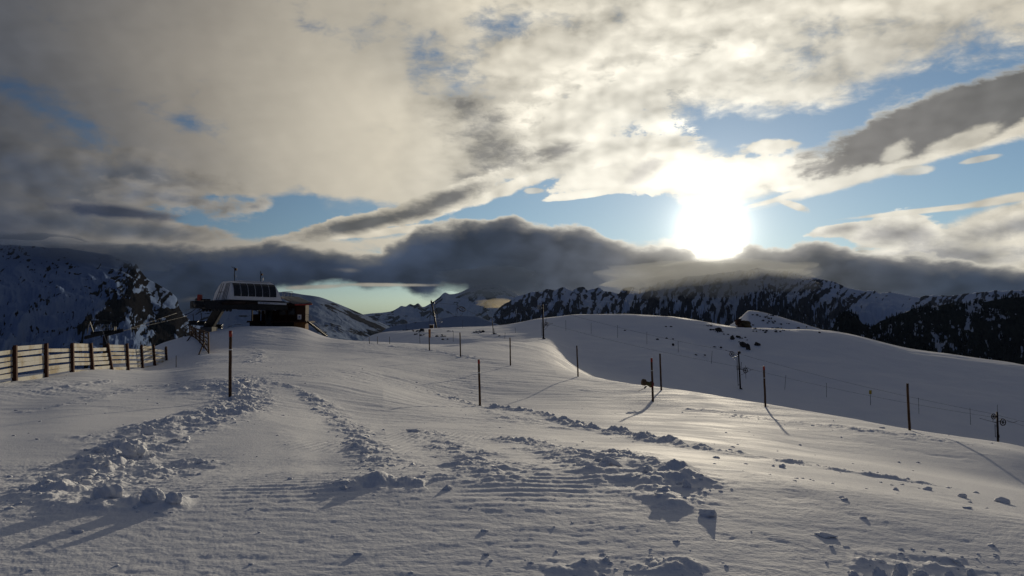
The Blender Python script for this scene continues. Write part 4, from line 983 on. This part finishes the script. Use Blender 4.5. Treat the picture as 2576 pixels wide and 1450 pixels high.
# slanted leg on its foundation
Pb = pl(524, 826, 95.5); Pt = pl(557, 770, 94.6)
MB().bar(Pb + (Pb - Pt) * .25, Pt + (Pt - Pb) * .08, 1.0, 1.0, up=(0, 1, 0)).done('slanted_leg', STEEL, st, bevel=.12)
gz_ = float(gh(Pb.x, Pb.y)); gz0 = min(gz_, pl(524, 842, 95.5).z)
MB().abox((Pb.x - .65, Pb.y - .9, gz0 - .6), (Pb.x + .75, Pb.y + .9, pl(524, 823, 95.5).z)).done('foundation', CONC, st, bevel=.04)
# rear column (hidden half behind the cabin)
MB().tube([Q(LS - .6, 2.0, -4.6), Q(LS - .6, 2.0, -1.0)], .45, 12).done('rear_column', STEEL, st, True)
# red motor box and strut on the nose
mb = MB(); mb.abox(pl(498.5, 759, 92.5) + Vector((0, -.3, 0)), pl(506, 741.6, 92.5) + Vector((0, .4, 0))); mb.done('red_control_box', REDP, st, bevel=.02)
MB().tube([pl(495.5, 754, 92.4) - va * .2, pl(495.5, 754, 92.4) + va * .2], .17, 12).done('bell', STEEL, st)
MB().bar(pl(505, 755, 92.6), pl(528, 755.5, 93.6), .26, .24).done('tensioner_arm', RUST, st)
# banner with washed out lettering
b0, b1 = Q(3.7, -.08, -.30), Q(LS + .6, -.08, -.36)
bd = (b1 - b0)
MB().box((b0 + b1) / 2, bd.normalized(), va, up, bd.length / 2, .015, .125).done('banner', flat('grey_white_banner', (.42, .45, .50), .7, var=.1), st)
mb = MB(); rb = random.Random(9)
for k in range(9):
    t = .08 + k * .038; c0 = b0 + bd * t - va * .02; mb.box(c0, bd.normalized(), va, up, .055, .004, rb.uniform(.03, .06))
mb.done('banner_lettering', BLUE, st)
mb = MB(); mb.tube([b0 + bd * (.56 + k * .022) - va * .022 + up * (-.05 + .1 * math.sin(k / 5 * 1.5)) for k in range(6)], .012, 5); mb.done('banner_swoosh', BLUE, st)
# masts on the roof
def roofmast(x, y0, y1, Yd, arm):
    a = pl(x, y0 + 2, Yd); b = pl(x, y1, Yd)
    mt = MB().tube([a, b], .045, 6).done('roof_mast', STEEL, st)
    return mt
mt1 = roofmast(590, 706, 673, 94.6, 1)
MB().abox(pl(590.4, 681, 94.5) + Vector((0, -.15, 0)), pl(596, 675.2, 94.5) + Vector((0, .15, 0))).done('camera_box', BOARD, mt1)
MB().tube([pl(582, 671.3, 94.5), pl(586, 674, 94.5), pl(590, 675.5, 94.6)], .03, 5).done('wind_vane', STEEL, mt1)
mb = MB()
for y in (692.5, 696): mb.bar(pl(587, y, 94.5), pl(593.5, y, 94.5), .03)
mb.done('antenna_rods', STEEL, mt1)
mt2 = roofmast(655.8, 708, 683, 97.6, 1)
MB().abox(pl(656.5, 693.5, 97.5) + Vector((0, -.15, 0)), pl(661, 688.8, 97.5) + Vector((0, .15, 0))).done('camera_box', BOARD, mt2)
MB().tube([pl(661.5, 708, 97.6), pl(661.5, 699, 97.6)], .02, 5).done('antenna_rods', STEEL, mt2)
mb = MB()
ry = 101.5
for (x0, y0, x1, y1) in ((709, 735, 736, 733.5), (712, 740, 735, 740), (736, 733.5, 732, 747), (718, 734, 714, 748), (711, 736, 712, 748), (727, 734, 724, 748), (709, 748, 733, 748)): mb.tube([pl(x0, y0, ry), pl(x1, y1, ry)], .03, 5)
mb.done('roof_railing', GALV, st)
settle(st)

# ------------------------------------------------------------------ operator cabin
YC = 99.5
hut = thing('operator_cabin', 'dark boarded operator cabin on a deck with snow dusted roof beneath the station', 'cabin', pl(705, 812, YC))
def cb_(name, x0, y0, x1, y1, d0, d1, mat, par=None, bev=0.0):
    a = pl(x0, y1, YC); b = pl(x1, y0, YC)
    return MB().abox((a.x, YC + d0, a.z), (b.x, YC + d1, b.z)).done(name, mat, par or hut, bevel=bev)
cb_('wall', 632, 765, 635.8, 808, 0, .15, BOARD); cb_('wall', 635.8, 791, 649.2, 808, 0, .15, BOARD); cb_('wall', 635.8, 765, 649.2, 773.4, 0, .15, BOARD)
cb_('wall', 649.2, 765, 653, 808, 0, .15, BOARD)
cb_('window_bar', 635.8, 780, 649.2, 781.6, .03, .1, STEEL)
cb_('wall', 653, 781, 748, 808, .6, .75, BOARD); cb_('wall', 690, 764, 748, 781, .6, .75, BOARD)
cb_('doorway_trim', 655, 777, 690, 780, .4, .5, GALV); cb_('window', 661, 781.2, 669, 790, .55, .59, GALV)
cb_('window', 700, 776, 716, 792, .55, .59, GLASSD); cb_('window', 722, 776, 738, 792, .55, .59, GLASSD)
cb_('side_wall', 748, 764, 772, 809, -.6, 1.0, BOARD)
for x in (655, 690, 720): cb_('deck_post', x, 765, x + 2.5, 812, -.3, -.18, BOARD)
cb_('eaves_beam', 632, 761, 748, 765, -.3, .3, STEEL)
cb_('deck', 627, 807.6, 775, 811.5, -.9, 3.4, BOARD)
cb_('under_deck_shade', 629, 811.6, 742, 826, -.2, 3.0, flat('posts_and_shade_dark', (.02, .018, .018), .9))  # dark block stands in for the posts and shadow below the deck
cb_('ochre_base', 742, 811.6, 771, 840, -.6, 1.0, OCHRE)
# roof sheet
R0, R1, R2_, R3 = pl(706, 746.5, YC - .3), pl(750, 747.5, YC + 1.6), pl(785.5, 762, YC - 1.0), pl(742, 763.5, YC - 1.2)
R4 = pl(758, 756, YC + 4)
V_ = [R3, R2_, R1, R0, R3 - up * .16, R2_ - up * .16, R1 - up * .16, R0 - up * .16]
mk('roof', [tuple(p) for p in V_], [(0, 1, 2, 3), (7, 6, 5, 4), (0, 4, 5, 1), (1, 5, 6, 2), (2, 6, 7, 3), (3, 7, 4, 0)], ROOFM, hut)
mk('roof', [tuple(p) for p in (R1, R2_, pl(783, 761, YC + 4.2), R1 - up * .14, R2_ - up * .14, pl(783, 761, YC + 4.2) - up * .14)], [(0, 1, 2), (5, 4, 3), (0, 3, 4, 1), (1, 4, 5, 2), (2, 5, 3, 0)], ROOFM, hut)
MB().bar(R3 - up * .20 - Vector((0, .02, 0)), R2_ - up * .20 - Vector((0, .02, 0)), .05, .16).done('fascia_board', REDP, hut)
mb = MB()
for k in range(14):
    t = (k + .5) / 14; mb.bar(R3.lerp(R2_, t) + up * .02, R0.lerp(R1, t) + up * .02, .05, .04)
mb.done('roof_ribs', GALV, hut)
# notice on the wall
nb = cb_('notice', 752, 792.4, 761.5, 804, -.66, -.61, flat('white_notice', (.62, .60, .60), .6, var=.05))
cb_('notice_print', 754.6, 796, 759, 799.6, -.675, -.664, BLUE, nb)
cb_('notice_print', 754, 800.8, 759.6, 801.8, -.675, -.664, BLUE, nb)
# outside stair
mb = MB()
A0, A1 = pl(773, 810, YC - .3), pl(819, 846, YC - 2.0)
for dy in (0, 1.0):
    mb.bar(A0 + Vector((0, dy, 0)), A1 + Vector((0, dy, 0)), .06, .22)
for k in range(13):
    t = (k + .5) / 13; p = A0.lerp(A1, t); mb.abox((p.x - .13, p.y, p.z - .02), (p.x + .13, p.y + 1.0, p.z + .03))
mb.done('outside_stair', STEEL, hut)
mb = MB(); mb.tube([pl(772, 791, YC), pl(778, 792, YC - .3), pl(814, 830, YC - 2)], .02, 5); mb.tube([pl(772, 797, YC), pl(779, 799, YC - .3), pl(816, 838, YC - 2)], .016, 5)
for x, y0, y1 in ((775, 791, 810), (779, 793, 814), (795, 810, 828), (814, 830, 843)): mb.tube([pl(x, y0, YC - .5), pl(x, y1, YC - .5)], .02, 5)
mb.done('handrail', GALV, hut)
settle(hut)

# ------------------------------------------------------------------ chairs and ropes of the chairlift
def chair(px, yg, ys, Yd, w, lab):
    t = thing('lift_chair', lab, 'lift chair', pl(px, ys, Yd), 'chairs hanging by the chairlift station')
    x0 = pl(px, yg, Yd); s_ = pl(px + 1.5, ys, Yd)
    MB().tube([x0, x0 + up * -.3 + Vector((.1, 0, 0)), s_ + up * .25], .045, 6).done('hanger', STEEL, t)
    MB().box(s_ + Vector((0, -.25, -.12)), GX, Vector((0, 1, 0)), up, w / 2, .25, .05).done('seat', STEEL, t, bevel=.02)
    MB().box(s_ + Vector((0, .08, .16)), GX, Vector((0, 1, 0)), up, w / 2, .04, .22).done('backrest', STEEL, t, bevel=.02)
    mb = MB()
    for e in (-1, 1): mb.tube([s_ + Vector((e * w / 2, .1, .35)), s_ + Vector((e * w / 2, -.45, .2)), s_ + Vector((e * w / 2, -.5, -.6))], .03, 5)
    mb.tube([s_ + Vector((-w / 2, -.5, -.6)), s_ + Vector((w / 2, -.5, -.6))], .03, 5); mb.done('safety_bar', GALV, t)
    settle(t)
chair(485, 791, 815, 96, 1.2, 'dark lift chair hanging farthest out on the rope beside the station')
chair(505, 786, 816, 97, 1.2, 'dark lift chair between the farthest one and the slanted station leg')
chair(549, 800, 824, 97.5, .9, 'dark lift chair hanging under the beam just past the slanted leg')
# ------------------------------------------------------------------ chairlift pylon beyond the fence
Pp = pl(267, 939, 80.0); Pp.z = float(gh(Pp.x, Pp.y)); Yp = 80.0
cp = thing('chairlift_pylon', 'dark chairlift pylon with long sheave trains and lifting frame behind the snow fence', 'lift pylon', Pp)
MB().tube([Pp - up * .5, pl(266, 846, Yp)], .27, 12).done('mast', RUST, cp, True)
MB().abox((Pp.x - .33, Yp - .45, Pp.z - .5), (Pp.x + .33, Yp + .45, pl(267, 909, Yp).z)).done('foundation', CONC, cp, bevel=.03)
MB().bar(pl(228, 841, Yp), pl(302, 833, Yp + 1.5), .32, .42).done('crossarm', STEEL, cp, bevel=.04)
for k, (x0, y0, x1, y1, d) in enumerate(((213, 848, 262, 836, -.3), (262, 842, 310, 829, .4))):
    mb = MB(); a, b = pl(x0, y0, Yp + d), pl(x1, y1, Yp + d); mb.bar(a, b, .10, .16)
    for q in range(8): c0 = a.lerp(b, (q + .5) / 8) - up * .12; mb.tube([c0 + Vector((0, -.07, 0)), c0 + Vector((0, .07, 0))], .15, 12)
    mb.done('sheave_train', STEEL, cp)
mb = MB(); mb.bar(pl(216, 808.6, Yp), pl(290, 807.4, Yp), .10, .12)
for x0, x1 in ((225, 236), (225, 219), (289, 286), (292, 290)): mb.bar(pl(x0, 808.5, Yp), pl(x1, 838 if x1 > 240 else 840, Yp), .10 if x0 > 280 or x1 > 230 else .05)
mb.done('lifting_frame', STEEL, cp)
mb = MB()
for x in (246, 253, 262, 270, 281): mb.tube([pl(x, 818, Yp - .3), pl(x, 833, Yp - .3)], .02, 5)
for y in (818, 825): mb.bar(pl(244, y, Yp - .3), pl(283, y, Yp - .3), .03)
mb.done('platform_railing', GALV, cp)
MB().tube([pl(256, 826, Yp - .5), pl(270, 866, Yp - .5)], .025, 5).done('slanted_rod', GALV, cp)
mb = MB()
for x in (270.5, 273): mb.tube([pl(x, 846, Yp - .35), pl(x + 1.5, 900, Yp - .35)], .02, 5)
for k in range(16): mb.bar(pl(270.5, 848 + k * 3.2, Yp - .35), pl(273.2, 848 + k * 3.2, Yp - .35), .03)
mb.done('ladder', GALV, cp)
MB().abox(pl(250, 868, Yp - .4), pl(276, 864, Yp + .4)).done('collar_plate', STEEL, cp)
settle(cp)
rope('haul_rope', [Q(-3.3, .9, -.95), pl(446, 787.5, 96), pl(310, 832, 80.4), pl(262, 846, 80.4), pl(120, 905, 78), pl(-150, 1010, 70)], .016, 'nearer haul rope from the station nose down to the pylon behind the fence', .12)
rope('haul_rope', [Q(-1.6, 3.2, -1.2), pl(472, 795, 97), pl(285, 838, 79.8), pl(214, 852, 79.6), pl(100, 900, 78), pl(-150, 990, 70)], .016, 'farther haul rope carrying the chairs down from the station', .12)
# ------------------------------------------------------------------ safety net below the station
net = thing('safety_net_fence', 'row of dark lattice net panels on posts descending the mound under the station leg', 'net fence', hit(525, 889, 110, 50)[0])
nb_ = [(525.5, 890, 836), (513.5, 876, 832), (503.5, 863, 829), (493.5, 853, 826), (484, 847, 823), (478, 842, 820)]
np_ = []
for x, yb, yt in nb_:
    P, r = hit(x, yb, 115, 50); np_.append((P, pl(x - 1, yt, P.y)))
for P, T in np_:
    MB().bar(P - up * .4, T, .11, .13).done('post', POLE, net)
for (P, T), (P2, T2_) in zip(np_[:-1], np_[1:]):
    mb = MB()
    for k in range(5):
        for e in (0, 1):
            a = P.lerp(T, k / 5 + (.0 if e else .18)); b = P2.lerp(T2_, k / 5 + (.18 if e else .0)); mb.bar(a, b, .035, .05)
    for k in (0.04, .35, .66, .97): mb.bar(P.lerp(T, k), P2.lerp(T2_, k), .04, .10)
    mb.done('lattice_panel', POLE, net)
for (x0, y0, x1, y1) in ((514, 860, 500, 893), (482, 843, 471.5, 858)):
    P, r = hit(x1, y1, 115, 50); MB().bar(pl(x0, y0, P.y + 1.5), P - (pl(x0, y0, P.y + 1.5) - P) * .1, .09).done('brace', POLE, net)
settle(net)

# ------------------------------------------------------------------ rocks
ICO = {}
def blob(seed, sub=2, rough=0.35, squash=(1, 1, 1), sharp=False):
    bm = bmesh.new(); bmesh.ops.create_icosphere(bm, subdivisions=sub, radius=1.0)
    r0 = random.Random(seed); ox, oy = r0.uniform(0, 90), r0.uniform(0, 90)
    co = np.array([v.co[:] for v in bm.verts])
    k = 1 + rough * (fbm(co[:, 0] * 1.1 + ox + co[:, 2], co[:, 1] * 1.1 + oy - co[:, 2] * .7, 4, .55))
    if sharp:
        for q in range(5):
            nrm = np.array([r0.uniform(-1, 1), r0.uniform(-1, 1), r0.uniform(-.3, 1)]); nrm /= np.linalg.norm(nrm)
            d = (co * k[:, None]) @ nrm; lim = r0.uniform(.55, .85)
            k = np.where(d > lim, k * lim / np.maximum(d, 1e-6), k)
    co = co * k[:, None] * np.array(squash)
    f = [tuple(v.index for v in fc.verts) for fc in bm.faces]; bm.free()
    return co, f
def blobobj(name, P, size, seed, mat, lab, cat, group=None, sink=.25, sub=3, rough=.4, sharp=True, smooth=False):
    co, f = blob(seed, sub, rough, (1, 1, 1), sharp)
    co = co * np.array(size) * .5; co[:, 2] += size[2] * (.5 - sink)
    o = mk(name, [tuple(c) for c in co], f, mat, None, smooth); o.location = P
    return tag(o, lab, cat, group)
RK = [(340, 700, 150, 95, 'broad dark rock cluster highest on the shaded hill above the other rocks'), (700, 905, 105, 120, 'upright dark rock in the middle of the rock row on the hill'),
      (860, 880, 100, 55, 'flat dark rock just past the upright one in the rock row'), (1000, 1100, 145, 140, 'largest hooked grey rock on the shaded slope above the tow pylon'),
      (1125, 1165, 95, 160, 'tall rounded grey rock joined to the largest rock above the pylon'), (1380, 1085, 130, 85, 'isolated dark boulder beyond the largest rocks on the slope')]
for k, (x, y, w, h, lab) in enumerate(RK):
    px, py = 1777.7 + x * .09255, 764.7 + (y + h / 2) * .09255
    P, r = hit(px, py, 230, 90); s = P.y / F * .09255
    blobobj('rock', P, (w * s * 1.5, w * s * 1.2, h * s * 1.25), 20 + k, ROCKM, lab, 'rock', 'rocks on the shaded hill')
for k, (px, py, w, h, lab) in enumerate([(1061, 833, 12, 6, 'dark rock patch poking out near the low skyline below the leaning mast'), (1215.7, 836, 8.5, 4.5, 'small dark rock on the low crest near the pale lift post'), (905 * .2405 + 1475.8, 870, 8, 4.5, 'small pointed dark rock low on the shaded slope by itself')]):
    P, r = hit(px, py, 230, 90); s = P.y / F
    blobobj('rock', P, (w * s, w * s, h * s * 1.8), 40 + k, ROCKM, lab, 'rock', 'rocks on the shaded hill')
# brown outcrop in the saddle
P, r = hit(1872, 829, 240, 176)
oc = thing('rock_outcrop', 'brown and olive rock outcrop in the saddle beneath the pointed snow hillock', 'outcrop', P)
for k, (px, py, w, h, mt_, dd) in enumerate([(1857, 812, 18, 20, REDR, 1.5), (1876, 817, 26, 24, OLIVE, 0), (1862, 826, 22, 14, REDR, -.5), (1884, 826, 16, 16, OLIVE, -.4), (1868, 810, 16, 9, REDR, 1.5), (1900, 832, 16, 8, REDR, -.2), (1912, 835, 12, 5, REDR, 0)]):
    c0 = pl(px, py, P.y + dd); s = P.y / F
    co, f = blob(60 + k, 3, .6, (1, 1, 1), True); co = co * np.array((w * s * .58, w * s * .45, h * s * .46)) + np.array(c0)
    mk('rock_face', [tuple(c) for c in co], f, mt_, oc)
settle(oc)
# scree: countless small stones showing through
Vs, Fs = [], []; r0 = random.Random(12)
def stone(P, s, sd):
    co, f = blob(sd, 1, .5, (1, 1, .6), True); b = len(Vs)
    Vs.extend([tuple(Vector(c) * s + P) for c in co]); Fs.extend([tuple(b + i for i in q) for q in f])
spots = [(600, 830), (640, 845), (855, 935), (930, 920), (1090, 985), (310, 1180), (430, 755), (320, 765), (220, 705), (115, 708), (60, 600), (905, 1040), (930, 420), (1280, 305), (1680, 290), (1660, 340), (1750, 320), (1790, 490), (1760, 475), (1660, 530), (1570, 460), (1660, 395), (1560, 362), (1440, 350), (1270, 575), (1230, 640), (1360, 690), (1400, 715), (1450, 735), (1310, 745), (1500, 780), (1210, 530)]
pts_ = [(1777.7 + x * .09255, 764.7 + y * .09255) for x, y in spots] + [(1194 + x * .06475, 771.5 + y * .06475) for x, y in ((260, 1015), (155, 1055), (110, 1020), (150, 970), (910, 1150))]
pts_ += [(872 + x * .1302, 791.6 + y * .1302) for x, y in ((1310, 305), (1390, 320), (1340, 385), (1330, 340), (1400, 345), (1490, 400), (1850, 400), (1840, 425), (1915, 480), (1130, 275), (1180, 278), (2000, 325))]
pts_ += [(1475.8 + x * .2405, 724.5 + y * .2405) for x, y in ((785, 368), (380, 448), (730, 540), (855, 535), (1175, 703), (1375, 622), (1250, 570), (1250, 395), (1300, 440), (880, 408))]
pts_ += [(1945.4 + r0.uniform(0, 330) * .32386, 670.8 + r0.uniform(0, 1) * 40 + 395 * .32386) for _ in range(16)]
for q in pts_:
    P, r = hit(*q, 240, 90)
    for j in range(r0.randint(1, 4)):
        stone(P + Vector((r0.gauss(0, .5), r0.gauss(0, .3), .02)), r0.uniform(.12, .42), r0.randint(0, 999))
sc_o = mk('scree', Vs, Fs, ROCKM); sc_o['kind'] = 'stuff'

# ------------------------------------------------------------------ snow lumps and rubble
LP = [(271, 1254, 66, 38, 'largest rounded snow lump at the end of the rubble band'), (382, 1257, 52, 28, 'middle snow lump of the three along the smooth drift'), (438, 1261, 34, 24, 'smaller snow lump at the tip of the drift shadow'),
      (372, 1094, 32, 26, 'block shaped snow lump standing up in the rubble band'), (333, 1145, 38, 30, 'jagged snow lump halfway down the rubble band'), (1532, 1172, 60, 22, 'broad snow block on top of the middle snow bank'),
      (1629, 1188, 26, 20, 'pointed snow chunk at the brow of the middle bank'), (1727, 1226, 20, 18, 'upright snow chunk near the end of the middle bank'), (1785, 1297, 48, 20, 'low snow wedge at the very end of the middle bank'),
      (1803, 1153, 18, 7, 'small flat snow clod at the tail of the long thin bank'), (1967.5, 1177, 14, 10, 'small round snow clod with a smaller one beside it'), (1945.5, 1174, 8, 6, 'tiny snow clod beside the small round one'),
      (2332.6, 1233, 21, 12, 'snow clod near the bottom of the scattered clod line'), (2422, 1252, 18, 11, 'last snow clod at the lower end of the clod line'), (2255, 1234, 12, 7, 'small snow clod above the last two of the clod line'),
      (2075, 1348, 44, 8, 'flat low snow hump alone on the smooth lower slope'), (2265, 1452, 30, 36, 'tall notched snow block in the heap at the lower frame edge'), (2211, 1455, 36, 28, 'wide snow block at the front of the near heap'),
      (2148, 1452, 22, 18, 'snow block at the outer end of the near heap'), (2315, 1452, 34, 18, 'rounded snow block behind the tall notched one'), (2386, 1452, 22, 16, 'separate rounded snow block past the near heap'), (2447, 1452, 24, 22, 'outermost snow block of the near heap')]
for k, (px, py, w, h, lab) in enumerate(LP):
    P, r = hit(px, py, 120, 3.2); s = P.y / F
    o = blobobj('snow_lump', P, (w * s * 1.1, w * s * 1.0, h * s * 1.35), 100 + k, LUMP, lab, 'snow lump', 'snow lumps on the groomed slope', sink=.34, sub=4, rough=.32 if k < 3 else .5, sharp=(k > 2 and k % 3 != 1), smooth=True)
Vs, Fs = [], []
TPL = [blob(300 + k, 2, .7, (1, .8 + .3 * (k % 3), .62), k % 3 != 0) for k in range(14)]
for (P3, cnt, sz) in RID:
    if not cnt: continue
    seg = [(b - a).length for a, b in zip(P3[:-1], P3[1:])]; tot = sum(seg)
    for _ in range(int(cnt * 1.0)):
        d = r0.uniform(0.02, .98) * tot; i = 0
        while d > seg[i] and i < len(seg) - 1: d -= seg[i]; i += 1
        q = P3[i].lerp(P3[i + 1], d / seg[i]); sp_w = (.16 if sz < .06 else .26) * (2.2 if cnt > 400 else 1.0)
        x, y = q.x + r0.gauss(0, sp_w), q.y + r0.gauss(0, sp_w * 1.5)
        s = sz * .38 * math.exp(r0.gauss(-.45, .7)); z = float(gh(x, y)) - s * .12
        co, f = TPL[r0.randrange(14)]; an = r0.uniform(0, 6.28); ca, sa = math.cos(an), math.sin(an); b = len(Vs)
        for c_ in co: Vs.append((x + (c_[0] * ca - c_[1] * sa) * s, y + (c_[0] * sa + c_[1] * ca) * s, z + c_[2] * s))
        Fs.extend([tuple(b + i_ for i_ in q_) for q_ in f])
# loose clods here and there
for _ in range(260):
    az = r0.uniform(-.58, .58); r = 6 * (10 ** r0.uniform(0, .95)); x, y = r * math.sin(az), r * math.cos(az); s = math.exp(r0.gauss(-4.4, .5)) * (1 + r / 30)
    co, f = TPL[r0.randrange(14)]; b = len(Vs); z = float(gh(x, y)) + s * .1
    for c_ in co: Vs.append((x + c_[0] * s * 1.3, y + c_[1] * s, z + c_[2] * s))
    Fs.extend([tuple(b + i_ for i_ in q_) for q_ in f])
rb_ = mk('snow_rubble', Vs, Fs, LUMP, None, True); rb_['kind'] = 'stuff'
